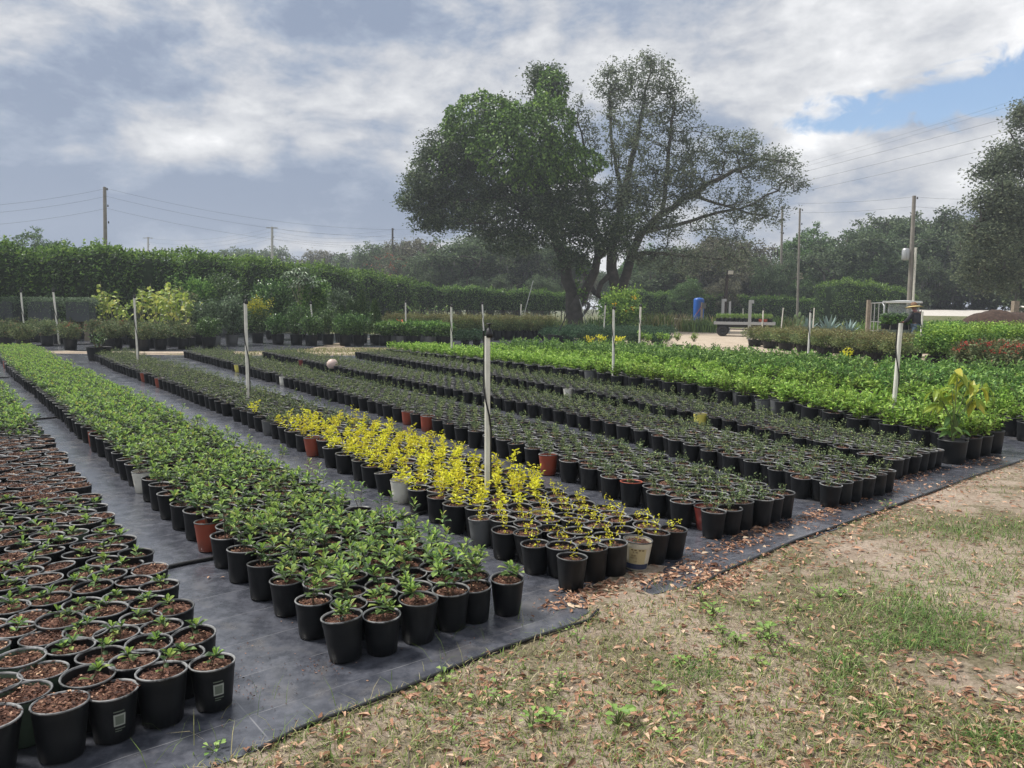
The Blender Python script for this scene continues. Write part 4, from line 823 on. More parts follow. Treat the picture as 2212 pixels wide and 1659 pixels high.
# ---- hedges
def hedge(name, label, path, tops, thick, dens, L, mats, base=0.0, shoots=0, stems=0, lump=.25, depths=None):
    """path: ground points; tops: heights at them"""
    P, d = chain([(p[0], p[1]) for p in path]); H_ = np.array(tops); Ln = d[-1]; o0 = np.array([P[0][0], P[0][1], 0.0])
    root = thing(name, label, 'hedge', o0)
    def pos(s, v, z):      # along, across, up
        x = np.interp(s, d, P[:, 0]); y = np.interp(s, d, P[:, 1]); i = np.clip(np.searchsorted(d, s) - 1, 0, len(P) - 2); T_ = (P[i + 1] - P[i]); T_ /= np.linalg.norm(T_, axis=1)[:, None]
        return np.stack([x - T_[:, 1] * v - o0[0], y + T_[:, 0] * v - o0[1], z], 1)
    def hh(s): return np.interp(s, d, H_) * (1 + .035 * np.sin(s * 1.3) + .03 * np.sin(s * 3.1 + 1) + .02 * np.sin(s * 6.7))
    def lumpy(s, z): return lump * (np.sin(s * 1.9 + z * 1.3) * .5 + np.sin(s * 4.3 - z * 3.1) * .3 + np.sin(s * 9.1 + z * 7) * .2)
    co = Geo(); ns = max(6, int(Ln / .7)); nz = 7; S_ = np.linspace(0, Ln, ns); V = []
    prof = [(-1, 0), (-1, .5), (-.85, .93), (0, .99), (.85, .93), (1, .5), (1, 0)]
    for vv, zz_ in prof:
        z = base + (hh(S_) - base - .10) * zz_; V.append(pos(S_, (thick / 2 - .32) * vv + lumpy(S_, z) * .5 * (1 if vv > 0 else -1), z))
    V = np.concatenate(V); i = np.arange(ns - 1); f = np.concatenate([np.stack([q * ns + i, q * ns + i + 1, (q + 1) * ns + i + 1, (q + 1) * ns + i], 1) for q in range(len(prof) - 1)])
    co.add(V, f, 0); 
    obj('shade_coloured_growth', co, [mat(name + '_inner', (.02, .035, .015), .9, var=.5, vscale=4, spec=.1)], root)  # inner twig mass; the shade between leaves is put into its dark colour
    lf = Geo(); Hm = H_.mean(); dens = dens * .9; nf = int(Ln * Hm * dens)
    s = rng.uniform(0, Ln, nf); h = hh(s); z = base + (h - base) * rng.random(nf) ** .9; u = (z - base) / (h - base)
    v = -(thick / 2) * np.where(u > .8, 1 - ((u - .8) / .2) ** 2 * rng.random(nf) * .9, 1) - lumpy(s, z) + rng.normal(0, .10, nf); v = np.minimum(v, thick * .2)
    tan = P[-1] - P[0]; tan = tan / np.linalg.norm(tan); nrm = np.array([tan[1], -tan[0], .45])
    leaves(lf, pos(s, v, z), nrm + rng.normal(0, .65, (nf, 3)), L * rng.uniform(.7, 1.3, nf), L * .5, LT4, np.where(rng.random(nf) < .12, 1, 0), jit=.9)
    nt = int(Ln * thick * dens * 1.3); s = rng.uniform(0, Ln, nt); v = rng.uniform(-thick / 2, thick / 2, nt); z = hh(s) - .10 * (2 * v / thick) ** 2 + rng.normal(0, .09, nt) + lumpy(s, v) * .25
    leaves(lf, pos(s, v, z), rdir(nt, 0, 1), L * rng.uniform(.7, 1.3, nt), L * .5, LT4, np.where(rng.random(nt) < .6, 1, 0), jit=.9)
    if shoots:
        k = int(Ln * shoots); s = rng.uniform(0, Ln, k); v = rng.uniform(-thick / 2, thick / 2, k); hs = rng.uniform(.12, .5, k)
        for a, b_, c in zip(s, v, hs):
            n = int(8 + c * 26); t = np.linspace(0, 1, n); sh = pos(np.full(n, a), np.full(n, b_), hh(np.full(n, a)) - .05 + t * c); leaves(lf, sh + rng.normal(0, .02, (n, 3)), rdir(n, .1, .9), L * .9, L * .45, LT4, 1, jit=.8)
    obj('foliage', lf, mats, root)
    if stems:
        for k in range(stems):
            s0 = Ln * (k + rng.uniform(.2, .8)) / stems; a = pos(np.array([s0]), np.array([rng.normal(0, .1)]), np.array([0.]))[0]; b_ = pos(np.array([s0 + rng.normal(0, .25)]), np.array([0.]), np.array([base + .5]))[0]; sg = Geo(); tube(sg, [a, (a + b_) / 2 + rng.normal(0, .05, 3), b_], [.05, .04, .035], 5); obj('stem', sg, [BARK], root)
    return root
def gz(px, depth): q = at(px, 700, depth); return (q[0], q[1])
def top(px, py, depth): return at(px, py, depth)[2]
HL = [(-120, 29, 538), (0, 31, 541), (130, 33, 545), (300, 35, 549), (450, 39, 560), (600, 44, 574), (700, 47, 585), (800, 52, 598), (870, 56, 610)]
hedge('tall_hedge', 'tall dense green hedge running behind the potted plants on the left', [gz(a, b_) for a, b_, c in HL], [top(a, c, b_) for a, b_, c in HL], 2.4, 150, .17, [HEDGE, HEDGEY], shoots=4.5, lump=.5)
HM = [(868, 58, 612), (950, 60, 622), (1050, 62, 626), (1150, 63, 632), (1235, 64, 634)]
hedge('open_stemmed_hedge', 'clipped hedge on bare stems between the tall hedge and the forked oak', [gz(a, b_) for a, b_, c in HM], [top(a, c, b_) for a, b_, c in HM], 1.3, 170, .15, [HEDGE, HEDGEY], base=1.25, shoots=1.2, stems=34, lump=.2)
HR = [(1335, 72, 628), (1400, 72, 632), (1500, 73, 637), (1600, 74, 641), (1700, 74, 645), (1800, 74, 649), (1860, 74, 650)]
hedge('vine_fence_hedge', 'long clipped vine-covered hedge behind the blue tank and flatbed trailer', [gz(a, b_) for a, b_, c in HR], [top(a, c, b_) for a, b_, c in HR], 1.2, 150, .16, [HEDGE, HEDGEY], shoots=.5, lump=.15)
HB = [(1772, 66, 622), (1800, 65, 612), (1850, 64, 608), (1900, 63, 618), (1950, 62, 632), (1965, 62, 645)]
hedge('rounded_hedge', 'rounded green hedge mound left of the transformer pole', [gz(a, b_) for a, b_, c in HB], [top(a, c, b_) for a, b_, c in HB], 2.6, 150, .16, [HEDGE, HEDGEY], shoots=1.0, lump=.3)

# ================================================================ potted shrubs beyond the beds
def potted(name, label, cat, px, depth, pr, ph, plant, pmats, pname='shrub', group=None, potm='lowbig', rz=None, y=None, z=0.012, extra=None):
    """plant: Geo with its base at the soil"""
    c = at(px, 700, depth); c[2] = z
    key = (round(pr, 3), round(ph, 3), potm)
    if key not in PP: a, b_ = pot_geo(pr, ph, .84, 20, .0, .006, .82, .018); PP[key] = (a.mesh('pot', GREYP if potm == 'grey' else POT), b_.mesh('rim', POT), soil_geo(pr * .93, ph * .78, 10, False, .03).mesh('potting_soil', [SOIL, CHIP, FERT]))
    root = thing(name, label, cat, c, rng.uniform(0, 6.28) if rz is None else rz, group)
    o = link('pot', PP[key][0], root); link('rim', PP[key][1], o); link('potting_soil', PP[key][2], root)
    me = plant if isinstance(plant, bpy.types.Mesh) else plant.mesh(pname, pmats)
    link(pname, me, root, (0, 0, ph * .78))
    if extra: link(extra[0], extra[1], root, (0, 0, ph * .78))
    return root
PP = {}
def shrub(h, w, nl, L, nst=14, wd=.5, T=LT4, tip=None, sr=.0025, skirt=.35):
    nl = int(nl * 1.5); L = L * 1.35; wd = wd * 1.15
    g = bushlet(h, nst, int(nl * .5), L, w / 2, 0, wd, T, 1, sr, tip)
    n = int(nl * .5); u = rng.normal(0, 1, (n, 3)); u /= np.linalg.norm(u, axis=1)[:, None]; q = rng.random(n)[:, None] ** .35
    P = np.array([0, 0, h * .58]) + u * q * np.array([w / 2, w / 2, h * .46]) * (1 + .15 * np.sin(u[:, :1] * 7) * np.cos(u[:, 1:2] * 6 + u[:, 2:3] * 5))
    k = P[:, 2] > h * .04; P = P[k]; u = u[k]
    leaves(g, P, u + rng.normal(0, .7, P.shape) + np.array([0, 0, .3]), L * rng.uniform(.7, 1.3, len(P)), L * wd, T, np.where((P[:, 2] > h * .78) & (rng.random(len(P)) < .7), 2 if tip else 1, 1), jit=.8)
    return g
def flowers(h, w, n, L, m_, spread=1.0):
    g = Geo(); a = rng.uniform(0, 6.28, n); q = np.sqrt(rng.random(n)) * w * .45 * spread; P = np.stack([q * np.cos(a), q * np.sin(a), h * (.95 - .35 * (q / w * 2) ** 2) + rng.normal(0, .03, n)], 1)
    C = np.repeat(P, 5, axis=0) + rng.normal(0, L * .5, (n * 5, 3)); leaves(g, C, rdir(n * 5, -.1, .8), L, L * .7, LT4, 0); return g.mesh('flowers', [m_])
RG = leafmat('fine_rose_green_leaf', [(0, (.06, .085, .04)), (.5, (.14, .19, .085)), (.85, (.25, .31, .14)), (.95, (.32, .33, .16)), (1, (.33, .18, .11))], .5, .25, .3)
mRG = [STEM, RG, RG]
FS = [shrub(.55, .72, 900, .05, 12).mesh('shrub', mRG) for _ in range(4)]
FL_ = [flowers(.55, .7, 12, .03, REDF) for _ in range(2)] + [flowers(.55, .7, 26, .032, REDF)]
# rose-green shrubs of the left back bed (px, depth, how many flowers)
row = [(48, 23.0, 0), (10, 24.6, 0), (-30, 25.5, 0), (100, 26.0, 0), (150, 23.8, 2), (125, 27.5, 1), (75, 28.5, 0), (25, 29.0, 1), (60, 31.5, 2), (110, 31.5, 2), (155, 30.0, 2), (185, 31.5, 1), (240, 29.0, 1), (215, 33.0, 0), (260, 27.5, 2), (290, 25.2, 0), (322, 25.8, 1), (345, 24.6, 0), (375, 26.6, 0), (250, 25.0, 1), (232, 24.2, 0), (308, 24.0, 0), (395, 25.0, 0), (-20, 28.5, 0), (15, 33.0, 2), (-60, 27, 1), (90, 34.5, 1), (205, 28.0, 2)]
ADJ = 'low wide tall round sparse dense narrow spreading bushy tilted flat-topped fine-leaved'.split()
for i, (px, d, nf) in enumerate(row):
    fl = ('flowers', FL_[nf]) if nf else None
    potted('potted_flowering_shrub', f"{'red-flowering' if nf else 'rose-green'} fine-leaved shrub in black pot, {ordw(i + 1)} of the back left bed", 'potted shrub', px, d, .20, .34, FS[i % 4], mRG, 'shrub', 'rose-green shrubs in the back left bed', extra=fl)
# the lone large pot at the end of the third bed
potted('large_potted_shrub', 'small open shrub in the widest black pot, alone on the dirt path edge', 'potted shrub', 212, 19.6, .30, .34, bushlet(.5, 9, 260, .05, .26, 0, .5, LT4, 1, .006, 1), [STEM, DARKG])
# saplings with big yellow-green leaves on thin pale stems
def sapling(h=1.5, ns=4, nl=60, L=.14, lean=.18, m_=None):
    st = Geo(); lf = Geo()
    for s in range(ns):
        a = rng.uniform(0, 6.28); hh = h * rng.uniform(.75, 1.08); top_ = np.array([lean * math.cos(a) * rng.uniform(.5, 2), lean * math.sin(a) * rng.uniform(.5, 2), hh]); b0 = np.array([rng.normal(0, .05), rng.normal(0, .05), 0]); mid = (b0 + top_) / 2 + rng.normal(0, .04, 3)
        tube(st, [b0, mid, top_], [.009, .007, .004], 5); k = nl // ns * 1; t = rng.beta(4, 1.4, k)[:, None]; P = (1 - t) ** 2 * b0 + 2 * t * (1 - t) * mid + t * t * top_; D = rdir(k, -.7, .5)
        P2 = P + D * rng.uniform(.03, .10, (k, 1)); leaves(lf, P2, D + np.array([0, 0, -.35]), L * rng.uniform(.6, 1.25, k), L * .85 * rng.uniform(.7, 1.1, k), LTL, 0, jit=.5)
    return st.mesh('stems', [PALESTEM]), lf.mesh('leaves', [m_ or YG])
SAPW = 'leftmost second third fourth fifth sixth seventh eighth ninth tenth eleventh twelfth thirteenth fourteenth fifteenth sixteenth'.split()
SP_ = [sapling() for _ in range(5)]
for i, (px, d, s) in enumerate([(190, 30.5, .95), (212, 31, 1.0), (232, 31.5, 1.3), (252, 29.5, 1.0), (278, 28.0, .85), (300, 28.5, 1.25), (318, 27.5, 1.1), (336, 27.0, 1.2), (355, 27.5, 1.1), (372, 26.5, 1.15), (392, 27.2, 1.1), (408, 26.0, 1.05), (345, 29.5, 1.35), (385, 30.0, 1.4), (425, 28.5, 1.0)]):
    c = at(px, 700, d); c[2] = .012; root = thing('potted_sapling', f'{SAPW[i]} large-leaved yellow-green sapling on bare pale stems in a black pot', 'potted sapling', c, rng.uniform(0, 6.28), 'yellow-green saplings in the back left bed')
    potted_key = (.2, .34, 'lowbig'); o = link('pot', PP[(.2, .34, 'lowbig')][0], root); link('rim', PP[(.2, .34, 'lowbig')][1], o); link('potting_soil', PP[(.2, .34, 'lowbig')][2], root)
    for nm, me in zip(('stems', 'leaves'), SP_[i % 5]): q = link(nm, me, root, (0, 0, .26)); q.scale = (s, s, s)
# mixed shrubs behind and beside them: px, depth, height, width, leaf, material, label
SH = [(392, 33, 1.6, 1.5, .09, RG, 'brownish-green bush behind the yellow-green saplings'), (428, 27.5, 1.15, 1.15, .07, BLUEG, 'grey-green bush right of the saplings'), (462, 27.0, 1.2, 1.1, .075, BLUEG, 'grey-green bush in the square black pot left of the tall riser'), (450, 25.4, .7, .8, .05, DARKG, 'low feathery bush in a black pot in front of the grey-green bushes'), (500, 28, 1.4, 1.1, .075, BLUEG, 'blue-green bush just left of the tall riser'), (430, 35, 2.2, 1.8, .11, MIDG, 'big green bush rising behind the grey-green bushes'), (480, 36, 2.5, 2.0, .1, DARKG, 'tall ferny dark bush against the tall hedge'),
      (556, 29.5, 1.25, 1.0, .06, None, 'golden-topped bush in a black pot right of the tall riser'), (600, 28.5, .75, .8, .06, DARKG, 'low glossy bush in a black pot right of the golden bush'), (640, 28.5, 1.15, .8, .05, DARKG, 'upright dark bush in a grey pot below the umbrella tree'), (672, 28.0, .75, .9, .06, DARKG, 'low spreading bush in a grey pot below the umbrella tree'), (708, 29.0, 1.0, .9, .06, DARKG, 'dark glossy bush right of the thin white riser'), (585, 33, 2.1, 1.7, .1, DARKG, 'large dark glossy bush behind the golden bush'), (690, 33, 2.1, 1.6, .10, MIDG, 'large glossy green bush behind the white riser'), (640, 35, 2.3, 2.0, .1, DARKG, 'deep green bush under the umbrella tree canopy'), (735, 31, 1.7, 1.0, .08, BLUEG, 'grey-green bush left of the conifers'),
      (745, 28.2, .8, .9, .06, DARKG, 'low glossy bush in front of the leftmost conifer'), (775, 28.6, .8, .9, .06, DARKG, 'low glossy bush in front of the second conifer')]
for px, d, h, wd_, L, m_, lab in SH:
    if m_ is None: pl_ = shrub(h, wd_, 1500, L, 14, .5, LT4, 2); mm = [STEM, DARKG, leafmat('golden_green_leaf', [(0, (.25, .3, .03)), (.5, (.5, .5, .04)), (1, (.7, .65, .08))], .4, .3)]
    else: pl_ = shrub(h, wd_, int(1100 * max(1, h)), L, 14, .5, LT4, None); mm = [STEM, m_, m_]
    potted('potted_bush', lab, 'potted bush', px, d, .23, .38, pl_, mm, 'bush', 'mixed bushes behind the dirt path', 'grey' if rng.random() < .4 else 'lowbig')
# umbrella tree with drooping finger leaves
def umbrella():
    st = Geo(); lf = Geo(); tips = []
    for k in range(11):
        a = rng.uniform(0, 6.28); r = rng.uniform(.1, .95); z = 2.15 + .5 * (1 - r) + rng.normal(0, .1); t_ = np.array([r * math.cos(a), r * math.sin(a), z]); tips.append(t_); tube(st, [[0, 0, .6 + rng.uniform(0, .6)], [t_[0] * .5, t_[1] * .5, z * .75], t_], [.025, .018, .01], 5)
    tube(st, [[0, 0, 0], [.03, 0, .7], [0, 0, 1.4]], [.035, .03, .025], 6)
    for t_ in tips:
        for w_ in range(5):
            c = t_ + rng.normal(0, .16, 3) * np.array([1, 1, .5]); n = 8; az = np.arange(n) * 6.283 / n; D = np.stack([np.cos(az), np.sin(az), np.full(n, -.15)], 1); leaves(lf, np.repeat(c[None], n, 0), D, rng.uniform(.22, .32, n), .07, LTL, 0, jit=.1)
    return st, lf
st, lf = umbrella(); c = at(650, 700, 33); c[2] = .012; root = thing('umbrella_tree', 'potted tree with drooping finger-like leaves above the dark bushes', 'potted tree', c); k_ = (.23, .38, 'lowbig'); o = link('pot', PP[k_][0], root); link('rim', PP[k_][1], o)
obj('stems', st, [PALESTEM], root, (0, 0, .3)); obj('leaves', lf, [BLUEG], root, (0, 0, .3))
# conifers
def conifer(h, r):
    g = Geo(); tube(g, [[0, 0, 0], [0, 0, h * .95]], [.03, .006], 5); n = 2600; t = rng.random(n) ** .8; z = h * (.04 + .96 * t); rr_ = r * (1 - t) ** .75 * rng.uniform(.55, 1.05, n) * (1 + .12 * np.sin(z * 17)); a = rng.uniform(0, 6.28, n); P = np.stack([rr_ * np.cos(a), rr_ * np.sin(a), z], 1)
    leaves(g, P, np.stack([np.cos(a) * .6, np.sin(a) * .6, np.full(n, .9)], 1) + rng.normal(0, .3, (n, 3)), rng.uniform(.05, .1, n), .035, LT4, 1); return g
CON = leafmat('conifer_spray', [(0, (.03, .06, .025)), (.6, (.085, .14, .055)), (1, (.2, .27, .1))], .6, .15, .2)
for px, d, h, lab in ((738, 30.5, 1.15, 'smallest cone-shaped conifer, leftmost of the group'), (757, 30.0, 1.35, 'second cone-shaped conifer from the left'), (783, 31.0, 1.75, 'tallest cone-shaped conifer, rear of the group'), (810, 29.2, 1.4, 'broad cone-shaped conifer at the right of the group'), (768, 33, 1.5, 'cone-shaped conifer behind the others')):
    potted('potted_conifer', lab, 'potted conifer', px, d, .21, .36, conifer(h, .34), [STEM, CON], 'conifer', 'cone-shaped conifers in pots')
# low hibiscus-like row in grey pots
HB_ = [shrub(.55, .8, 800, .065, 10, .6, LT4, 2).mesh('shrub', [STEM, DARKG, MIDG]) for _ in range(3)]
ORFL = flowers(.62, .5, 3, .09, ORF)
for i, (px, d) in enumerate([(832, 28.6), (864, 28.7), (895, 28.6), (928, 28.5), (961, 28.2), (850, 30.5), (885, 30.8), (915, 30.6), (945, 30.3)]):
    potted('potted_hibiscus', f"{'orange-flowered' if i == 1 else 'glossy'} low green shrub in grey pot, {ordw(i + 1)} right of the conifers", 'potted shrub', px, d, .23, .38, HB_[i % 3], None, 'shrub', 'low green shrubs right of the conifers', 'grey' if i % 2 else 'lowbig', extra=('flowers', ORFL) if i == 1 else None)
# rows of olive-toned shrubs
OLM = [STEM, OLIVE, leafmat('olive_tip_leaf', [(0, (.12, .12, .05)), (1, (.3, .28, .12))], .5, .25, .2)]
OS = [shrub(.72, 1.0, 1500, .05, 16, .45, LT4, 2).mesh('shrub', OLM) for _ in range(4)]
k = 0
for px, d in [(985, 34), (1008, 34.2), (1030, 34.4), (1053, 34.6), (1075, 34.8), (1098, 35), (1120, 35.2), (1142, 35.4), (1165, 35.6), (1186, 35.8), (975, 36), (1000, 36.4), (1022, 36.6), (1045, 36.8), (1068, 37), (1090, 37.2), (1112, 37.4), (1135, 37.6), (1158, 37.8), (845, 38), (868, 38), (891, 38), (914, 38), (937, 38), (960, 38.2), (855, 40.5), (880, 40.5), (905, 40.5), (930, 40.5), (955, 40.5)]:
    potted('potted_olive_shrub', f'olive-brown rounded shrub in black pot, {ordw(k + 1)} counted along the rows left of the oaks', 'potted shrub', px, d, .23, .40, OS[k % 4], None, 'shrub', 'olive-toned shrubs left of the oaks'); k += 1
k = 0
for px, d in [(1632, 31.0), (1665, 29.5), (1700, 28.0), (1740, 26.6), (1785, 25.0), (1835, 23.6), (1890, 22.2), (1948, 21.0), (1655, 32.2), (1690, 31.0), (1728, 29.8), (1768, 28.2), (1815, 26.5), (1868, 24.8), (1920, 23.4), (1975, 22.6), (1720, 33), (1765, 31.5), (1810, 30), (1860, 28.2), (1910, 26.5), (1960, 25)]:
    o = potted('potted_olive_shrub', f'olive-brown spreading shrub in black pot, {ordw(k + 1)} counted along the bed right of the trailer', 'potted shrub', px, d, .26, .36, OS[(k + 1) % 4], None, 'shrub', 'olive-toned shrubs right of the trailer'); o.scale = (1.05, 1.05, .74); k += 1
TG = [shrub(.95, .95, 1700, .055, 16, .55, LT4, 2).mesh('shrub', [STEM, MIDG, LIME]) for _ in range(4)]
k = 0
for px, d in [(2022, 19.6), (2068, 18.9), (2110, 21), (2075, 22), (2140, 23), (2172, 22), (2205, 21.5), (2110, 25), (2160, 26), (2210, 25), (2250, 23), (2040, 22.5), (2235, 28)]:
    o = potted('potted_tall_shrub', f'tall lime-tipped shrub in black pot, {ordw(k + 1)} of the clump at the right edge', 'potted shrub', px, d, .21, .40, TG[k % 4], None, 'shrub', 'tall lime-tipped shrubs at the right'); o.scale = (1, 1, .84); k += 1
k = 0
DS = [shrub(.75, .8, 900, .07, 12, .5, LT4, 2).mesh('shrub', [STEM, DARKG, MIDG]) for _ in range(2)]
for px, d in [(2006, 27), (2030, 27.6), (2054, 27), (2078, 27.8), (2100, 27.2), (2018, 29), (2044, 29.4), (2070, 29.2)]:
    potted('potted_dark_shrub', f'dark green shrub before the pale road, {ordw(k + 1)} right of the person', 'potted shrub', px, d, .2, .36, DS[k % 2], None, 'shrub', 'dark shrubs right of the person'); k += 1
k = 0
RFM = flowers(.55, .75, 60, .035, REDF)
for px, d in [(2095, 17.2), (2140, 16.6), (2185, 16.0), (2225, 15.4), (2120, 18.6), (2165, 18.2), (2208, 17.6), (2250, 17)]:
    potted('potted_red_flower_shrub', f'low shrub topped with red flowers, {ordw(k + 1)} of the patch at the right edge', 'potted shrub', px, d, .19, .30, FS[k % 4], None, 'shrub', 'red-flowered shrubs at the right', extra=('flowers', RFM)); k += 1
for i, (px, d) in enumerate([(1400, 24.5), (1440, 24.2), (1385, 26.5), (1425, 26.5), (1465, 25.5), (1500, 25.0)]):
    potted('potted_young_shrub', f'broad yellow-green leafy shrub in front of the dirt clearing, {ordw(i + 1)} of six', 'potted shrub', px, d, .16, .28, mGG[i % 4], None, 'shrub', 'leafy shrubs before the clearing')
# junipers: low blue-green spreading pots between the beds and the oaks
JU = leafmat('juniper_spray', [(0, (.02, .05, .03)), (.5, (.05, .105, .055)), (1, (.13, .22, .11))], .55, .15, .2)
JS = [shrub(.38, 1.0, 900, .06, 14, .3, LT4, None).mesh('shrub', [STEM, JU, JU]) for _ in range(4)]
k = 0
for d in np.arange(30, 42, 1.35):
    x0 = 1180 + (d - 30) * 1.5 if d > 33 else 1215; x1 = 1440
    px = x0
    while px < x1:
        o = potted('potted_juniper', f'low spreading blue-green juniper, {ordw(k + 1)} of the patch in front of the oaks', 'potted juniper', px + rng.normal(0, 3), d, .16, .2, JS[k % 4], None, 'shrub', 'junipers in front of the oaks'); k += 1; px += 1.02 * F_PX / d * .95
for px, d in [(1005, 29.2), (1030, 29.5)]:
    potted('potted_juniper', 'low dark juniper beside the last grey pot' if px < 1020 else 'low dark juniper left of the thin riser', 'potted juniper', px, d, .16, .2, JS[0], None, 'shrub')
# topiary boxes on wooden blocks
for px, d, lab in ((12, 29.8, 'square creeper-covered shrub block at the far left'), (95, 29.8, 'square creeper-covered shrub block on two wooden legs, the middle one'), (176, 30.2, 'square creeper-covered shrub block behind the first sapling')):
    c = at(px, 700, d); c[2] = 0; root = thing('shrub_block', lab, 'shrub', c, .1, 'square shrub blocks before the tall hedge'); b_ = Geo(); box(b_, (0, 0, 1.12), (.85, .6, .75)); obj('planter', b_, [mat('dark_mesh_planter', (.07, .08, .085), .8)], root)
    lf = Geo(); n = 2600; u = rng.uniform(-1, 1, (n, 3)); u[:, 2] = rng.beta(2.2, 1, n) * 2 - 1; P = np.array([0, 0, 1.28]) + u * np.array([.60, .42, .40]) ; f_ = np.abs(u).max(axis=1) > .6; P = P[f_]; leaves(lf, P, rdir(len(P), -.9, .6), .055, .035, LT4, 0); obj('creeper', lf, [BLUEG], root)
    for s_ in (-.3, .3): w_ = Geo(); box(w_, (s_, 0, .37), (.28, .35, .74)); obj('leg', w_, [WOOD], root)
# crepe saplings, bare-ish, left of the open hedge
for i, (px, d) in enumerate([(925, 44), (955, 44.5), (882, 44), (905, 46)]):
    s1, l1 = sapling(1.6, 4, 36, .11, .35, MIDG); c = at(px, 700, d); c[2] = 0; root = thing('thin_sapling', f'thin forked green sapling before the open-stemmed hedge, {ordw(i + 1)} of four', 'sapling', c, 0, 'thin forked saplings'); link('stems', s1, root); link('leaves', l1, root)
# big-leaved sapling at the front right, in the lime bed
def droopy():
    st = Geo(); lf = Geo(); 
    for (x, y, z) in ((0, 0, .68), (-.17, .02, .5), (.28, .05, .55), (.1, -.05, .6), (-.1, .04, .38), (.18, .02, .42), (.02, .1, .5)):
        tube(st, [[0, 0, 0], [x * .2, y * .2, z * .5], [x, y, z]], [.008, .006, .004], 5); k = 9; D = np.stack([rng.normal(0, .8, k), rng.normal(0, .8, k), rng.uniform(-1.1, -.2, k)], 1); leaves(lf, np.array([x, y, z]) + rng.normal(0, .022, (k, 3)), D, rng.uniform(.12, .19, k), rng.uniform(.045, .065, k), LTL, 0, up=np.tile([0, -.3, 1.0], (k, 1)), jit=.3)
    k = 16; z = rng.uniform(.1, .4, k); P = np.stack([rng.normal(0, .03, k), rng.normal(0, .03, k), z], 1); leaves(lf, P, np.stack([rng.normal(0, .8, k), rng.normal(0, .8, k), rng.uniform(-.9, .1, k)], 1), rng.uniform(.08, .14, k), .045, LTL, 1, jit=.3)
    return st, lf
st, lf = droopy(); P0 = gp(2055, 1000); root = thing('droopy_sapling', 'tall sapling with drooping yellow-green leaves at the front corner of the lime shrubs', 'potted sapling', (P0[0], P0[1], .006)); o = link('pot', ME['bigpot'], root); link('rim', ME['bigrim'], o); link('potting_soil', BS[0], root); obj('stems', st, [GSTEM], root, (0, 0, GS)); st = st; obj('leaves', lf, [leafmat('droopy_leaf', [(0, (.22, .32, .04)), (.6, (.36, .45, .06)), (1, (.55, .5, .08))], .4, .4, .4), MIDG], root, (0, 0, GS))
# odds and ends among the green shrubs
for px, py, lab in ((1275, 745, 'yellow-leaved shrub at the back edge of the green shrubs, left one'), (1300, 744, 'yellow-leaved shrub at the back edge, beside its twin'), (1338, 744, 'yellow-leaved shrub at the back edge near the riser'), (1827, 775, 'yellow-flecked shrub at the back of the green shrubs before the olive row')):
    P0 = gp(px, py, .3); root = thing('yellow_leaved_shrub', lab, 'potted shrub', (P0[0], P0[1], .006)); o = link('pot', ME['bigpot'], root); link('rim', ME['bigrim'], o); obj('shrub', bushlet(.36, 9, 130, .07, .15, GS, .5, LT8, 1, .002, 1), [STEM, YEL], root)
g = Geo(); lathe(g, [(.001, .0), (.10, .02), (.145, .09), (.14, .16), (.10, .22), (.05, .25), (.001, .257)], 22); P0 = gp(718, 782, .25); o = obj('pale_ball', g, [mat('pale_pink_plastic', (.6, .46, .4), .5, var=.12, vscale=5)]); o.location = (P0[0], P0[1], .10); o.scale = (.85, .85, .85); tag(o, 'pale pink deflated ball resting on the pots at the far end of the rows', 'ball')
# agaves
AG = leafmat('agave_leaf', [(0, (.13, .2, .19)), (1, (.25, .34, .31))], .5, 0, .3)
for i, (px, d, s) in enumerate([(1745, 46, 1.0), (1790, 45, 1.15), (1835, 45, .95)]):
    g = Geo(); n = 34
    for q in range(n):
        a = q * 2.4; el = .15 + 1.2 * q / n; r_ = np.array([math.cos(a) * math.cos(el), math.sin(a) * math.cos(el), math.sin(el)]); side = np.array([-math.sin(a), math.cos(a), 0]); L = 1.15; V = []
        for t, w_ in ((0, .06), (.4, .085), (.75, .05), (1, .0)):
            c = r_ * L * t + np.array([0, 0, -.30 * t * t * math.cos(el)]) + np.array([0, 0, .1]); V += [c - side * w_, c + side * w_ + 0]
        g.add(V, np.array([[0, 1, 3, 2], [2, 3, 5, 4], [4, 5, 7, 6]]), 0, True)
    o = obj('agave', g, [AG]); c = at(px, 700, d); c[2] = 0; o.location = c; o.scale = (s, s, s); o.rotation_euler[2] = i; tag(o, ['half-hidden blue-grey agave beside the potted cactus', 'largest blue-grey agave with long pointed leaves', 'smaller blue-grey agave right beside the gate track'][i], 'agave', 'agaves by the gate track')
# strappy plants along the clearing
def strap_clump(name, label, px, d, h, n, m_, w_=.05, spread=.5):
    g = Geo()
    P = np.stack([rng.normal(0, spread * .35, n), rng.normal(0, spread * .3, n), np.zeros(n)], 1)
    for p in P:
        a = rng.uniform(0, 6.28); b_ = rng.uniform(.15, .7); hh = h * rng.uniform(.6, 1.1); V = []; sd_ = np.array([-math.sin(a), math.cos(a), 0])
        for t, ww in ((0, 1), (.5, .9), (.85, .5), (1, .02)): c = p + np.array([math.cos(a) * b_ * hh * t * t, math.sin(a) * b_ * hh * t * t, hh * (t - .25 * t * t * b_)]); V += [c - sd_ * w_ * ww / 2, c + sd_ * w_ * ww / 2]
        g.add(V, np.array([[0, 1, 3, 2], [2, 3, 5, 4], [4, 5, 7, 6]]), 0, False)
    o = obj(name, g, [m_]); c = at(px, 700, d); c[2] = 0; o.location = c; return tag(o, label, 'grass clump', 'strappy clumps before the hedges')
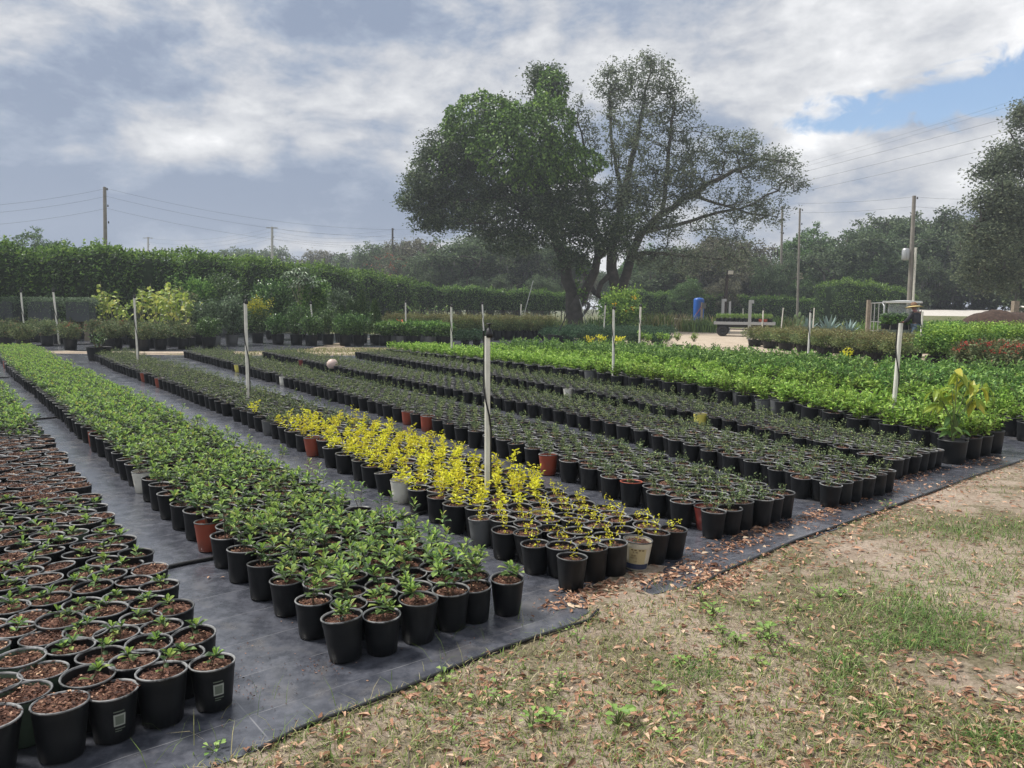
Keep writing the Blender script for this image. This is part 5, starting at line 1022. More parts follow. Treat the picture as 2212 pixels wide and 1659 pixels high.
for i, (px, d, h, n, m_, lab) in enumerate([(1668, 50, 1.25, 120, GRASSG, 'tall strappy green clump right of the trailer'), (1700, 50, 1.2, 120, GRASS, 'strappy clump left of the potted cactus'), (1720, 52, 1.1, 90, GRASSG, 'strappy clump behind the potted cactus'), (1130, 48, 1.0, 150, DRYG, 'dry straw-coloured clump left of the forked trunk'), (1165, 47, 1.15, 170, DRYG, 'drooping straw-coloured clump beside the forked trunk'), (1200, 48, .9, 120, GRASS, 'grassy clump at the foot of the forked trunk'), (1275, 47, .95, 80, VINE, 'broad-leaved clump between the two oaks'), (1405, 50, 1.3, 150, GRASS, 'weedy clump right of the second oak'), (1430, 52, 1.4, 170, GRASS, 'tall weedy clump left of the blue tank'), (1470, 52, 1.3, 150, DRYG, 'dry weedy clump left of the black tarp'), (1490, 51, 1.1, 120, GRASS, 'weedy clump behind the black tarp'), (1520, 50, 1.0, 200, GRASSG, 'grassy clump at the foot of the blue tank'), (1545, 54, 1.2, 100, GRASS, 'weeds behind the lamp post'), (1880, 52, .9, 150, HEDGEY, 'low bright shrubby clump left of the gate'), (1068, 50, 1.1, 120, GRASS, 'weeds below the open-stemmed hedge'), (1300, 50, 1.1, 140, VINE, 'leafy clump at the foot of the second oak')]):
    strap_clump('strappy_clump', lab, px, d, h, n, m_, .06, 1.3)
# yellow-flowered bush under the oaks
g = shrub(2.4, 2.6, 2600, .14, 18, .5, LT4, 2); c = at(1340, 700, 44); c[2] = 0; root = thing('yellow_flowered_bush', 'big green bush with yellow trumpet flowers in front of the second oak', 'bush', c); obj('foliage', g, [STEM, MIDG, LIME], root)
g = Geo()
for x, z in ((.62, 2.05), (.45, 1.5), (.15, 1.3), (-.5, 1.7)): puff(g, np.array([[x, -1.1, z]]), 9, .05, .14, .7, 0)
obj('flowers', g, [YELF], root)
# ---- things: tank, tarp, posts, lamp, trailer, gate, vehicle, person
BLUE = mat('blue_tank_paint', (.01, .10, .42), .35, var=.15, vscale=2)
c = at(1508, 700, 58); c[2] = 0; root = thing('blue_tank', 'tall blue pressure tank with rounded top standing before the hedge', 'tank', c, -.3); g = Geo(); R_ = .39; hh = top(1508, 643, 58)
lathe(g, [(R_ * .8, .0), (R_, .12), (R_, hh - .2), (R_ * .93, hh - .09), (R_ * .7, hh - .03), (.06, hh), (0.001, hh)], 28); obj('shell', g, [BLUE], root)
for zz_ in (.75, 1.5): g = Geo(); lathe(g, [(R_ + .001, zz_ - .015), (R_ + .008, zz_), (R_ + .001, zz_ + .015)], 28); obj('seam', g, [BLUE], root)
g = Geo(); box(g, (.12, -.52, 1.0), (.14, .10, 2.0)); o = obj('wooden_post', g, [WOOD]); o.location = c; tag(o, 'weathered post with a switch box in front of the blue tank', 'post'); g = Geo(); box(g, (.22, -.62, 1.75), (.30, .12, .42)); obj('switch_box', g, [GREYP], o)
g = Geo(); tube(g, [[-.3, -.56, 1.1], [.1, -.60, 1.75]], .02, 5); obj('conduit', g, [TERRA], o)
c2 = at(1482, 700, 57); c2[2] = 0; g = Geo(); tube(g, [[-.9, 0, .78], [-.2, 0, .72], [.35, 0, .70]], .05, 8); tube(g, [[.3, 0, 0], [.3, 0, .7]], .05, 8); root = obj('white_pipe', g, [PVC]); root.location = c2; tag(root, 'white plumbing pipe running into the left side of the blue tank', 'pipe')
v, f = grid(-1.5, 1.5, -.7, .7, 26, 16, lambda a, b_: .30 * np.exp(-((a * .7) ** 2 + (b_ * 1.3) ** 2)) + .07 * np.abs(np.sin(a * 4.1 + b_ * 2)) + .05 * np.sin(a * 9 + b_ * 3) * np.cos(b_ * 7) + .06)
g = Geo(); g.add(v, f); g.add(np.array(v) * [1, 1, 0] + [0, 0, .005], f[:, ::-1]); o = obj('folded_tarp', g, [mat('black_tarp', (.03, .032, .036), .35, spec=.6)]); c = at(1462, 700, 56); c[2] = .01; o.location = c; tag(o, 'crumpled black sheet lying on the dirt left of the blue tank', 'tarp')
def post(name, label, px, ytop, d, w_=.10, m_=WOOD, cat='post', cap=False):
    c = at(px, 700, d); c[2] = 0; h = top(px, ytop, d); g = Geo(); box(g, (0, 0, h / 2), (w_, w_, h)); o = obj(name, g, [m_]); o.location = c; tag(o, label, cat)
    if cap: g = Geo(); box(g, (.05, -.02, h - .04), (w_ * 1.7, w_ * 1.2, .16)); obj('cap', g, [METAL], o)
    return o
post('grey_post', 'pale grey post with a capped tap left of the lamp post', 1560, 647, 48, .16, METAL, 'post', True); post('grey_post', 'shorter grey post right against the lamp post', 1575, 651, 48, .12, METAL); post('grey_post', 'grey post with metal cap in front of the trailer', 1619, 650, 37, .12, METAL, 'post', True)
# lamp post
c = at(1563, 700, 49); c[2] = 0; root = thing('lamp_post', 'dark wooden lamp post with floodlight above the trailer', 'lamp post', c); h = top(1568, 590, 49); g = Geo(); tube(g, [[0, 0, 0], [.05, 0, h * .5], [.12, 0, h - .15]], [.12, .11, .09], 10); obj('pole', g, [CREOS], root)
g = Geo(); tube(g, [[.12, 0, h - .35], [.24, -.1, h - .2]], .03, 6); obj('bracket', g, [DKMETAL], root); g = Geo(); M_ = np.array(Matrix.Rotation(.35, 3, 'X')); box(g, (.26, -.15, h + .0), (.42, .16, .32), 0, 0, M_); o = obj('lamp_head', g, [DKMETAL], root); g = Geo(); box(g, (.26, -.245, h + .03), (.34, .02, .24), 0, 0, M_); obj('lens', g, [mat('lamp_glass', (.55, .55, .5), .15)], o)
# flatbed trailer with seedlings
TD = 43.0; cl = at(1540, 700, TD + 1.5); tc_ = at(1608, 700, TD + .2); root = thing('flatbed_trailer', 'grey flatbed farm trailer on rubber wheels loaded with seedling pots', 'trailer', (tc_[0], tc_[1], 0), -.30)
g = Geo(); box(g, (0, 0, .74), (3.1, 1.9, .06)); obj('deck', g, [WOOD], root); g = Geo(); box(g, (0, -.97, .74), (3.16, .05, .16)); box(g, (0, .97, .74), (3.16, .05, .16)); box(g, (-1.60, 0, .74), (.05, 1.88, .155)); box(g, (1.60, 0, .74), (.05, 1.88, .155)); obj('edge_rail', g, [METAL], root)
g = Geo(); box(g, (0, -.5, .60), (2.9, .1, .2)); box(g, (0, .5, .60), (2.9, .1, .2)); box(g, (-1.15, 0, .42), (.12, 1.5, .12)); box(g, (1.0, 0, .42), (.12, 1.5, .12)); box(g, (0, -.3, .40), (2.2, .05, .06)); obj('chassis', g, [DKMETAL], root)
for sx in (-1.15, 1.0):
    for sy in (-.78, .78):
        g = Geo(); lathe(g, [(.16, -.12), (.27, -.12), (.315, -.09), (.325, 0), (.315, .09), (.27, .12), (.16, .12)], 22); v = g.V[0].copy(); g.V[0] = np.stack([v[:, 0], v[:, 2], v[:, 1]], 1); o = obj('wheel', g, [BLACK], root, (sx, sy, .325)); g = Geo(); lathe(g, [(.001, .06), (.06, .07), (.07, .03), (.16, .03), (.165, .11)], 16); v = g.V[0].copy(); g.V[0] = np.stack([v[:, 0], v[:, 2] * (1 if sy > 0 else -1), v[:, 1]], 1); obj('hub', g, [DKMETAL], o)
seedl = bushlet(.26, 8, 110, .075, .15, .2, .35, LT4, 1, 0); tp, trm = pot_geo(.115, .22, .84, 12, 0); tpm, trmm = tp.mesh('pot', POT), trm.mesh('rim', POT); sdm = seedl.mesh('seedling', [STEM, leafmat('tray_seedling', [(0, (.12, .2, .05)), (1, (.34, .48, .14))], .5, .3)]); redm = tp.mesh('pot', TERRA)
pr0 = None; k = 0; cs, sn = math.cos(-.30), math.sin(-.30)
for iy in range(7):
    for ix in range(12):
        lx, ly = -1.40 + ix * .25, -.78 + iy * .255; red = iy == 0 and ix in (9, 10)
        if pr0 is None or red: o = bpy.data.objects.new('tray_seedling_pot', None); COL.objects.link(o); o.empty_display_size = .05; q = link('pot', redm if red else tpm, o); link('rim', trmm, q); link('seedling', sdm, o)
        else: o = copy_tree(pr0)
        if pr0 is None and not red: pr0 = o
        o.location = (tc_[0] + cs * lx - sn * ly, tc_[1] + sn * lx + cs * ly, .772); o.rotation_euler[2] = rng.uniform(0, 6.28); k += 1
        tag(o, f"{'red' if red else 'black'} seedling pot on the trailer, {ordw(ix + 1)} across, {ordw(iy + 1)} row from its front edge", 'potted seedling', 'seedling pots on the trailer')
# potted cactus and pots left of the agaves
g = Geo()
for (x, z, a) in ((0, .25, 0), (.05, .55, .2), (-.1, .8, -.3), (.12, .95, .3), (.3, .4, .4), (.32, .75, .1)):
    e = Geo(); lathe(e, [(.001, -.17), (.06, -.13), (.085, 0), (.07, .11), (.001, .17)], 10); g.merge(e, xf((x, 0, z), 0, (1, .4, 1), 0, a))
potted('potted_cactus', 'tall prickly pear cactus in a black pot before the hedge', 'potted cactus', 1722, 45, .25, .36, g, [mat('cactus_skin', (.16, .24, .10), .6)], 'cactus', rz=0)
for px, d, lab in ((1702, 45, 'empty dark pot left of the potted cactus'), (1738, 44, 'empty dark pot right of the potted cactus')):
    a, b_ = pot_geo(.27, .36, .86, 20, 0, .006, .82, .018); c = at(px, 700, d); c[2] = .01; root = thing('empty_pot', lab, 'plant pot', c); obj('pot', a, [POT], root); obj('rim', b_, [POT], root)
# black bucket with a leaning bar
c = at(1207, 700, 30); c[2] = .01; a, b_ = pot_geo(.42, .42, .86, 24, 0, .008, .82, .02); root = thing('large_empty_pot', 'wide empty black pot with a dark bar leaning in it', 'plant pot', c); obj('pot', a, [POT], root); obj('rim', b_, [POT], root); g = Geo(); tube(g, [[-.25, 0, .08], [.28, 0, 1.25]], .025, 6); o = obj('dark_bar', g, [BLACK]); o.location = c + np.array([.05, 0, 0]); tag(o, 'thin dark bar leaning out of the wide empty pot', 'bar')
# leaning stake
def stick(name, label, cat, a, b_, r, m_, n=6): g = Geo(); a = np.array(a); b_ = np.array(b_); tube(g, [np.zeros(3), (b_ - a)], r, n); o = obj(name, g, [m_]); o.location = a; return tag(o, label, cat)
a = at(1122, 700, 46); a[2] = 0; stick('leaning_stake', 'long thin stake leaning right beside the straw-coloured clump', 'stake', a, at(1152, 606, 46), .028, METAL)
a = at(1272, 700, 47); a[2] = 0; stick('leaning_stake', 'short pale stake between the two oak trunks', 'stake', a, at(1252, 646, 47), .03, METAL)
# gate
GTD = 40.0; post('gate_post', 'wooden post left of the open metal gate', 1874, 648, GTD, .16); a = at(1880, 700, GTD - .1); b_ = at(1908, 700, GTD - 3.2); ht = top(1880, 655, GTD - .1)
root = thing('metal_gate', 'galvanised tube gate standing open left of the utility vehicle', 'gate', (a[0], a[1], 0), math.atan2(b_[1] - a[1], b_[0] - a[0])); Lg = math.hypot(b_[0] - a[0], b_[1] - a[1]); Lg = min(Lg, 3.2)
g = Geo(); tube(g, [[0, 0, .15], [0, 0, ht], [Lg * .85, 0, ht], [Lg, 0, ht - .15], [Lg, 0, .15], [0, 0, .15]], .03, 6); obj('frame', g, [METAL], root)
for zz_ in (.5, .95): g = Geo(); tube(g, [[0.03, 0, zz_], [Lg - .03, 0, zz_]], .02, 6); obj('rail', g, [METAL], root)
for xx in (.33, .66): g = Geo(); tube(g, [[Lg * xx, -.03, .18], [Lg * xx, -.03, ht - .03]], .02, 6); obj('upright', g, [METAL], root)
post('gate_post', 'grey wooden post at the right beside the mulch heap', 2190, 650, 33, .22)
g = Geo(); a = at(2190, 673, 33); b_ = at(2260, 684, 30); tube(g, [[a[0] + .1, a[1], a[2] - .45], [a[0] + .12, a[1], a[2] + .12], [a[0] + .3, a[1], a[2] + .22], list(b_ + np.array([0, 0, .22]))], .035, 8); o = obj('white_rail', g, [PVC]); tag(o, 'white bent pipe rail running right from the grey post', 'rail')
# mulch heap
v, f = grid(-5.5, 6, -2.2, 2.2, 70, 30, lambda a, b_: np.maximum(-.05, 1.5 * np.exp(-(np.maximum(0, np.abs(a - .5) - 2.6) / 1.3) ** 2 - (b_ / 1.25) ** 2) + .05 * np.sin(a * 3.1 + b_) + .04 * np.sin(a * 7 + b_ * 5)))
g = Geo(); g.add(v, f); o = obj('mulch_heap', g, [MULCH]); c = at(2240, 700, 29.0); c[2] = 0; o.location = c; tag(o, 'long heap of dark brown mulch at the right edge', 'mulch heap')
# utility vehicle seen from behind, with boxes of plants
VD = 30.0; P0 = at(1946, 700, VD); root = thing('utility_vehicle', 'small white-roofed utility vehicle seen from behind carrying plants', 'utility vehicle', (P0[0], P0[1], 0), -.50)
CWHITE = mat('vehicle_white', (.7, .7, .68), .35); CGREEN = mat('vehicle_tray_green', (.10, .13, .10), .6); GLASSM = mat('windscreen', (.45, .52, .55), .08, spec=.6)
gl = GLASSM.node_tree; gn = NT(gl); tb = gn.node('ShaderNodeBsdfTransparent'); mx = gn.node('ShaderNodeMixShader', inp={0: .35, 1: tb.outputs[0], 2: gl.nodes['Principled BSDF'].outputs[0]}); gl.links.new(mx.outputs[0], gl.nodes['Material Output'].inputs[0])
g = Geo(); V = [];  # roof, gently crowned
v, f = grid(-.66, .66, -.1, 1.95, 12, 12, lambda a, b_: 1.86 + .05 * (1 - (a / .66) ** 2) * (1 - ((b_ - .9) / 1.1) ** 2)); g.add(v, f); g.add(v * [1, 1, 1] - [0, 0, .05], f[:, ::-1]); box(g, (0, -.1, 1.84), (1.34, .04, .07)); box(g, (0, 1.95, 1.84), (1.34, .04, .07)); box(g, (-.66, .92, 1.84), (.04, 2.05, .07)); box(g, (.66, .92, 1.84), (.04, 2.05, .07)); obj('roof', g, [CWHITE], root)
for x, y in ((-.60, -.05), (.60, -.05), (-.56, 1.85), (.56, 1.85)): g = Geo(); tube(g, [[x, y, .75], [x * .98, y, 1.83]], .022, 6); obj('roof_post', g, [METAL], root)
g = Geo(); box(g, (0, 1.82, 1.38), (1.08, .015, .75)); obj('windscreen', g, [GLASSM], root)
g = Geo(); box(g, (0, .9, .52), (1.16, 2.3, .36)); box(g, (0, 1.9, .62), (1.0, .45, .4)); obj('body', g, [CWHITE], root); g = Geo(); box(g, (0, .55, .82), (1.05, .45, .14)); box(g, (0, .33, 1.08), (1.05, .10, .42)); obj('seat', g, [mat('vehicle_seat', (.35, .33, .28), .6)], root)
g = Geo(); box(g, (0, -.65, .70), (1.4, .95, .05)); box(g, (0, -1.13, .72), (1.44, .03, .13)); obj('cargo_bed', g, [CGREEN], root)
for x, y in ((-.52, -.35), (.52, -.35), (-.52, 1.75), (.52, 1.75)):
    g = Geo(); lathe(g, [(.12, -.09), (.2, -.09), (.24, -.05), (.24, .05), (.2, .09), (.12, .09)], 18); v = g.V[0].copy(); g.V[0] = np.stack([v[:, 2], v[:, 0], v[:, 1]], 1); o = obj('wheel', g, [BLACK], root, (x, y, .245)); g = Geo(); lathe(g, [(.001, .04), (.12, .05), (.12, .085)], 12); v = g.V[0].copy(); g.V[0] = np.stack([v[:, 2] * (1 if x > 0 else -1), v[:, 0], v[:, 1]], 1); obj('hub', g, [METAL], o)
for s_ in (-.5, .5): g = Geo(); box(g, (s_ * 1.15, -1.155, .60), (.11, .02, .10)); obj('tail_lamp', g, [REDF], root)
cs, sn = math.cos(-.50), math.sin(-.50)
pk = pot_geo(.15, .27, .86, 16, 0, .005, .82, .012); pkm = (pk[0].mesh('pot', POT), pk[1].mesh('rim', POT)); sk = shrub(.42, .40, 360, .075, 8, .5, LT4, 2).mesh('shrub', [STEM, MIDG, BLUEG]); k = 0
for ix in range(4):
    for iy in range(2):
        lx, ly = -.50 + ix * .32, -.95 + iy * .45; o = bpy.data.objects.new('loaded_potted_shrub', None); COL.objects.link(o); q = link('pot', pkm[0], o); link('rim', pkm[1], q); link('shrub', sk, o, (0, 0, .2)); o.location = (P0[0] + cs * lx - sn * ly, P0[1] + sn * lx + cs * ly, .727); o.rotation_euler[2] = k * 1.3; k += 1
        tag(o, f"leafy shrub in black pot on the vehicle bed, {ordw(ix + 1)} from left, {'front' if iy else 'rear'} row", 'potted shrub', 'shrubs loaded on the utility vehicle')
# person behind the vehicle
def person():
    d = 28.6; c = at(1983, 700, d); root = thing('person', 'person in a wide straw hat and dark long-sleeved shirt bending over the vehicle load', 'person', (c[0], c[1], 0), 2.05)
    # faces +x in its own frame, leaning slightly forward
    J = {'pel': (0, 0, .92), 'sp': (.04, 0, 1.12), 'ch': (.10, 0, 1.32), 'nk': (.15, 0, 1.47), 'hd': (.19, 0, 1.56), 'ht': (.21, 0, 1.66), 'cr': (.2, 0, 1.72),
         'sL': (.12, .19, 1.40), 'eL': (.22, .27, 1.16), 'wL': (.42, .20, 1.08), 'hL': (.50, .18, 1.07), 'sR': (.12, -.19, 1.40), 'eR': (.24, -.27, 1.17), 'wR': (.45, -.20, 1.10), 'hR': (.53, -.18, 1.09),
         'pL': (0, .10, .88), 'kL': (.08, .12, .48), 'aL': (.0, .13, .09), 'tL': (.16, .14, .04), 'pR': (0, -.10, .88), 'kR': (.03, -.12, .48), 'aR': (-.06, -.13, .09), 'tR': (.10, -.14, .04)}
    Rr = {'pel': .15, 'sp': .135, 'ch': .155, 'nk': .06, 'hd': .085, 'ht': .09, 'cr': .06, 'sL': .075, 'eL': .05, 'wL': .033, 'hL': .032, 'sR': .075, 'eR': .05, 'wR': .033, 'hR': .032, 'pL': .105, 'kL': .068, 'aL': .045, 'tL': .038, 'pR': .105, 'kR': .068, 'aR': .045, 'tR': .038}
    E_ = [('pel', 'sp'), ('sp', 'ch'), ('ch', 'nk'), ('nk', 'hd'), ('hd', 'ht'), ('ht', 'cr'), ('ch', 'sL'), ('sL', 'eL'), ('eL', 'wL'), ('wL', 'hL'), ('ch', 'sR'), ('sR', 'eR'), ('eR', 'wR'), ('wR', 'hR'), ('pel', 'pL'), ('pL', 'kL'), ('kL', 'aL'), ('aL', 'tL'), ('pel', 'pR'), ('pR', 'kR'), ('kR', 'aR'), ('aR', 'tR')]
    keys = list(J); verts = [J[k] for k in keys]; rad = [Rr[k] for k in keys]; ed = [(keys.index(a), keys.index(b_)) for a, b_ in E_]
    for side, hk in ((1, 'hL'), (-1, 'hR')):      # five fingers, curling down
        hx, hy, hz = J[hk]
        for q in range(4):
            y0 = hy + (q - 1.5) * .02; L = (.065, .075, .072, .055)[q]; i0 = len(verts); verts += [(hx + .03, y0, hz + .005), (hx + .03 + L * .6, y0, hz - .005), (hx + .03 + L * .85, y0, hz - .035)]; rad += [.011, .009, .008]; ed += [(keys.index(hk), i0), (i0, i0 + 1), (i0 + 1, i0 + 2)]
        i0 = len(verts); verts += [(hx + .01, hy - side * .035, hz - .01), (hx + .045, hy - side * .055, hz - .02)]; rad += [.012, .009]; ed += [(keys.index(hk), i0), (i0, i0 + 1)]
    def skin(name, vs, es, rs, m_, parent, lv=2):
        me = bpy.data.meshes.new(name); me.from_pydata(vs, es, []); o = link(name, me, parent); md = o.modifiers.new('skin', 'SKIN'); md.use_smooth_shade = True
        for i, r_ in enumerate(rs): me.skin_vertices[0].data[i].radius = (r_, r_)
        me.skin_vertices[0].data[0].use_root = True; o.modifiers.new('sub', 'SUBSURF').render_levels = lv; me.materials.append(m_); return o
    SKIN = mat('skin', (.28, .15, .10), .6); SHIRT = mat('dark_shirt', (.03, .03, .038), .85); JEAN = mat('blue_jeans', (.07, .11, .16), .9, var=.2); PINK = mat('pink_scarf', (.42, .2, .25), .8)
    skin('body', verts, ed, rad, SKIN, root)
    up = ['pel', 'sp', 'ch', 'sL', 'eL', 'wL', 'sR', 'eR', 'wR']; rs = {'pel': .175, 'sp': .165, 'ch': .18, 'sL': .095, 'eL': .07, 'wL': .05, 'sR': .095, 'eR': .07, 'wR': .05}
    skin('shirt', [J[k] for k in up], [(up.index(a), up.index(b_)) for a, b_ in E_ if a in up and b_ in up], [rs[k] for k in up], SHIRT, root)
    lo = ['pel', 'pL', 'kL', 'aL', 'pR', 'kR', 'aR']; rs = {'pel': .168, 'pL': .125, 'kL': .088, 'aL': .07, 'pR': .125, 'kR': .088, 'aR': .07}; Jl = dict(J); Jl['pel'] = (0, 0, .90)
    skin('jeans', [Jl[k] for k in lo], [(lo.index(a), lo.index(b_)) for a, b_ in E_ if a in lo and b_ in lo], [rs[k] for k in lo], JEAN, root)
    g = Geo(); lathe(g, [(.075, 1.44), (.085, 1.5), (.07, 1.54)], 14); o = obj('scarf', g, [PINK], root, (.16, 0, 0))
    for s_ in (.03, -.03): g = Geo(); e = Geo(); lathe(e, [(.001, -.01), (.009, 0), (.001, .01)], 8); g.merge(e, xf((.275, s_, 1.61))); obj('eye', g, [BLACK], root)
    g = Geo(); e = Geo(); lathe(e, [(.014, -.02), (.008, .025), (.001, .03)], 8); g.merge(e, xf((.285, 0, 1.585))); obj('nose', g, [SKIN], root)
    g = Geo(); lathe(g, [(.31, -.035), (.315, -.03), (.22, .0), (.115, .02), (.112, .02)], 32, 0); lathe(g, [(.112, .02), (.116, .05)], 32, 1); lathe(g, [(.116, .05), (.105, .11), (.06, .16), (.001, .165)], 32, 2); M_ = xf((.205, 0, 1.66), 0, 1, 0, .12); G2 = Geo(); G2.merge(g, M_)
    obj('straw_hat', G2, [mat('straw', (.62, .48, .2), .8), DKMETAL, mat('brown_straw', (.2, .11, .06), .8)], root)
person()
# house seen through the trees
hc = at(1640, 700, 92); hc[2] = 0; root = thing('white_house', 'white house with tan roof glimpsed through the brown trees', 'house', hc, .05)
g = Geo(); zt = top(1640, 606, 92); box(g, (0, 0, (zt - .2) / 2), (9, 6, zt - .2)); obj('wall', g, [mat('white_render', (.75, .75, .72), .8)], root)
g = Geo(); zt -= .2; g.add([[-5, -3.4, zt], [5, -3.4, zt], [5, 3.4, zt], [-5, 3.4, zt], [-3, 0, zt + 1.5], [3, 0, zt + 1.5]], [np.array([[0, 1, 5, 4], [2, 3, 4, 5]]), np.array([[1, 2, 5], [3, 0, 4]]), np.array([[0, 3, 2, 1]])], 0, False); obj('roof', g, [mat('tan_shingle', (.42, .27, .18), .85)], root)
for x in (-2.6, 0, 2.6): g = Geo(); box(g, (x, -3.02, 2.4), (1.1, .06, 1.3)); o = obj('window', g, [DKMETAL], root)
# ---- utility poles and lines
def upole(label, px, ytop, d, r, m_, arms=(), lean=0.0, extra=None):
    c = at(px, 700, d); c[2] = 0; tp_ = at(px + lean, ytop, d); root = thing('utility_pole', label, 'utility pole', c); g = Geo(); dx = tp_[0] - c[0]; tube(g, [[0, 0, 0], [dx * .5, 0, tp_[2] / 2], [dx, 0, tp_[2]]], [r, r * .85, r * .7], 10); obj('pole', g, [m_], root)
    for dz, ln in arms: g = Geo(); box(g, (dx, -.1, tp_[2] - dz), (ln, .1, .12)); obj('crossarm', g, [m_], root)
    for k in range(3): g = Geo(); e = Geo(); lathe(e, [(.03, 0), (.07, .05), (.04, .1), (.06, .15), (.01, .18)], 8); g.merge(e, xf((dx + .22, -.05, tp_[2] - .25 - k * 1.25))); obj('insulator', g, [DKMETAL], root)
    return root, tp_, c
_, T1, _ = upole('wooden utility pole rising behind the tall hedge at the left', 230, 404, 60, .17, UPOLE, (), -4)
upole('pale distant pole with short crossarm above the tall hedge', 588, 490, 110, .22, CONC, ((.15, 1.6),)); upole('faint far pole with short crossarm left of the paler pole', 320, 512, 150, .2, CONC, ((.2, 1.9),)); _, T4, _ = upole('far brown pole beside the oak crown at its left', 848, 493, 118, .2, CREOS)
r5, T5, c5 = upole('utility pole with grey transformer and white conduit at the right', 1962, 423, 60, .19, UPOLE, (), 13)
g = Geo(); dx = T5[0] - c5[0]; zt = T5[2]; tube(g, [[.2, -.2, 0], [.2 + dx * .62, -.2, zt * .62]], .09, 8); obj('conduit', g, [PVC], r5)
e = Geo(); lathe(e, [(.001, 0), (.26, .02), (.28, .1), (.28, .8), (.2, .92), (.001, .95)], 18); e2 = Geo(); e2.merge(e, xf((dx * .72 - .48, -.1, zt - 4.9))); tr_ = obj('transformer', e2, [METAL], r5); g = Geo(); tube(g, [[dx * .72 - .5, -.1, zt - 4.0], [dx * .72 - .5, -.1, zt - 3.75]], .05, 8); obj('bushing', g, [DKMETAL], tr_)
upole('thin leaning pole, right one of the pair behind the oak branches', 1722, 450, 72, .12, UPOLE, (), 6); upole('pole behind the oak branches, left one of the pair', 1685, 445, 78, .14, UPOLE, (), 5)
def wire(label, a, b_, sag, r=.022, grp='power lines'):
    r *= .42
    a, b_ = np.array(a), np.array(b_); t = np.linspace(0, 1, 25)[:, None]; P = a + (b_ - a) * t; P[:, 2] -= (4 * sag * t * (1 - t))[:, 0]; g = Geo(); tube(g, P - a, r, 4, 0, False); o = obj('power_line', g, [WIRE]); o.location = a; tag(o, label, 'power line', grp)
for k, (y0, y1, y2) in enumerate(((421, 407, 492), (436, 424, 508), (461, 450, 528))):
    nm = ('highest', 'middle', 'lowest')[k]
    wire(f'{nm} wire running left from the wooden pole at the left', at(230, y1, 60), at(-400, y0 + 30, 44), .6, .016); wire(f'{nm} wire running right from the wooden pole to the oak', at(230, y1, 60), at(1000, y2, 75), 1.2, .016)
for k, (xr, yr) in enumerate(((2260, 196), (2260, 206), (2260, 232), (2260, 262), (2260, 293))):
    wire(('topmost thin', 'second thin', 'third dark', 'fourth dark', 'fifth dark')[k] + ' wire sweeping up to the right above the oaks', at(848, 497 + k * 5, 118), at(xr, yr, 30), 2.4 if k < 2 else 2.0, .007 if k < 2 else .012)
for k, (yl, ym, yr) in enumerate(((439, 425, 414), (459, 446, 436), (514.5, 514.5, 514.5))):
    wire(('upper', 'middle', 'lower')[k] + ' wire left of the transformer pole', at(1975 - k * 3, ym, 60), at(1722, yl, 72), .15, .018); wire(('upper', 'middle', 'lower')[k] + ' wire right of the transformer pole', at(1975 - k * 3, ym, 60), at(2300, yr, 48), .3, .018)
for k in range(4): wire(('highest', 'second', 'third', 'lowest')[k] + ' faint wire between the two crossarm poles', at(588, 492 + k * 8, 110), at(320, 514 + k * 9, 150), 1.0, .02); wire(('highest', 'second', 'third', 'lowest')[k] + ' faint wire from the pale crossarm pole towards the oak', at(588, 492 + k * 8, 110), at(848, 496 + k * 10, 118), .8, .02)

# ================================================================ risers and pipes
def riser(label, pb, pt, zb, d=None, tube_=True, head=True, r=.0195):
    b_ = gp(pb[0], pb[1], zb) if d is None else at(pb[0], 700, d); b_ = np.array([b_[0], b_[1], 0.004]); dd = b_[1]; t_ = at(pt[0], pt[1], dd)
    root = thing('sprinkler_riser', label, 'sprinkler riser', b_, 0, 'white sprinkler risers'); v = t_ - b_; sc = max(1.0, dd / 16); rr_ = r * min(sc, 1.6); g = Geo(); tube(g, [[0, 0, 0], v * .5, v], rr_, 12); obj('pipe', g, [PVC], root)
    if tube_:
        k = 14; tt = np.linspace(0, 1.03, k); a_ = -1.57 + 2.2 * np.sin(tt * 5.2); P = tt[:, None] * v + np.stack([(rr_ + .008) * np.cos(a_), (rr_ + .008) * np.sin(a_), 0 * tt], 1); g = Geo(); tube(g, P, .0065 * min(sc, 1.6), 6); obj('feed_tube', g, [BLACK], root)
    if head:
        g = Geo(); e = Geo(); lathe(e, [(.001, -.03), (.026, -.03), (.028, .0), (.02, .012), (.018, .03), (.007, .034), (.007, .06), (.022, .062), (.022, .067), (.001, .07)], 14); g.merge(e, xf(v + np.array([.012, 0, .02]), 0, min(sc, 1.7))); obj('sprinkler_head', g, [BLACK], root)
riser('tall near riser standing among the golden plants', (1053, 1062), (1053, 726), .15); riser('riser in the third bed left of the golden plants', (536, 852), (530, 655), .22, None, True, True, .022); riser('riser at the far end of the third bed', (298, 782), (290, 643), .2); riser('riser at the far left of the lime shrub row', (976, 757), (975, 662), .35)
riser('riser in the green shrubs right of the near riser', (1325, 790), (1326, 668), .4, None, True, True, .022); riser('leaning riser behind the drooping sapling', (1929, 880), (1946, 698), .35, None, True, False, .024); riser('riser in the green shrubs near the olive shrubs', (1745, 768), (1751, 675), .4); riser('riser at the back of the green shrubs before the clearing', (1381, 738), (1384, 661), .4)
riser('thin riser right of the conifers', (877, 700), (876, 652), .2, 34, False); riser('thin riser in the middle of the olive shrubs', (1046, 733), (1042, 656), .1, 33.5); riser('distant riser left of the leaning stake', (1123, 686), (1126, 657), .2, 42, True, False); riser('leftmost riser of the back left bed', (53, 703), (45, 630), .3, 29); riser('riser in the rose-green shrubs, second from left', (126, 725), (115, 629), .3, 26.5)
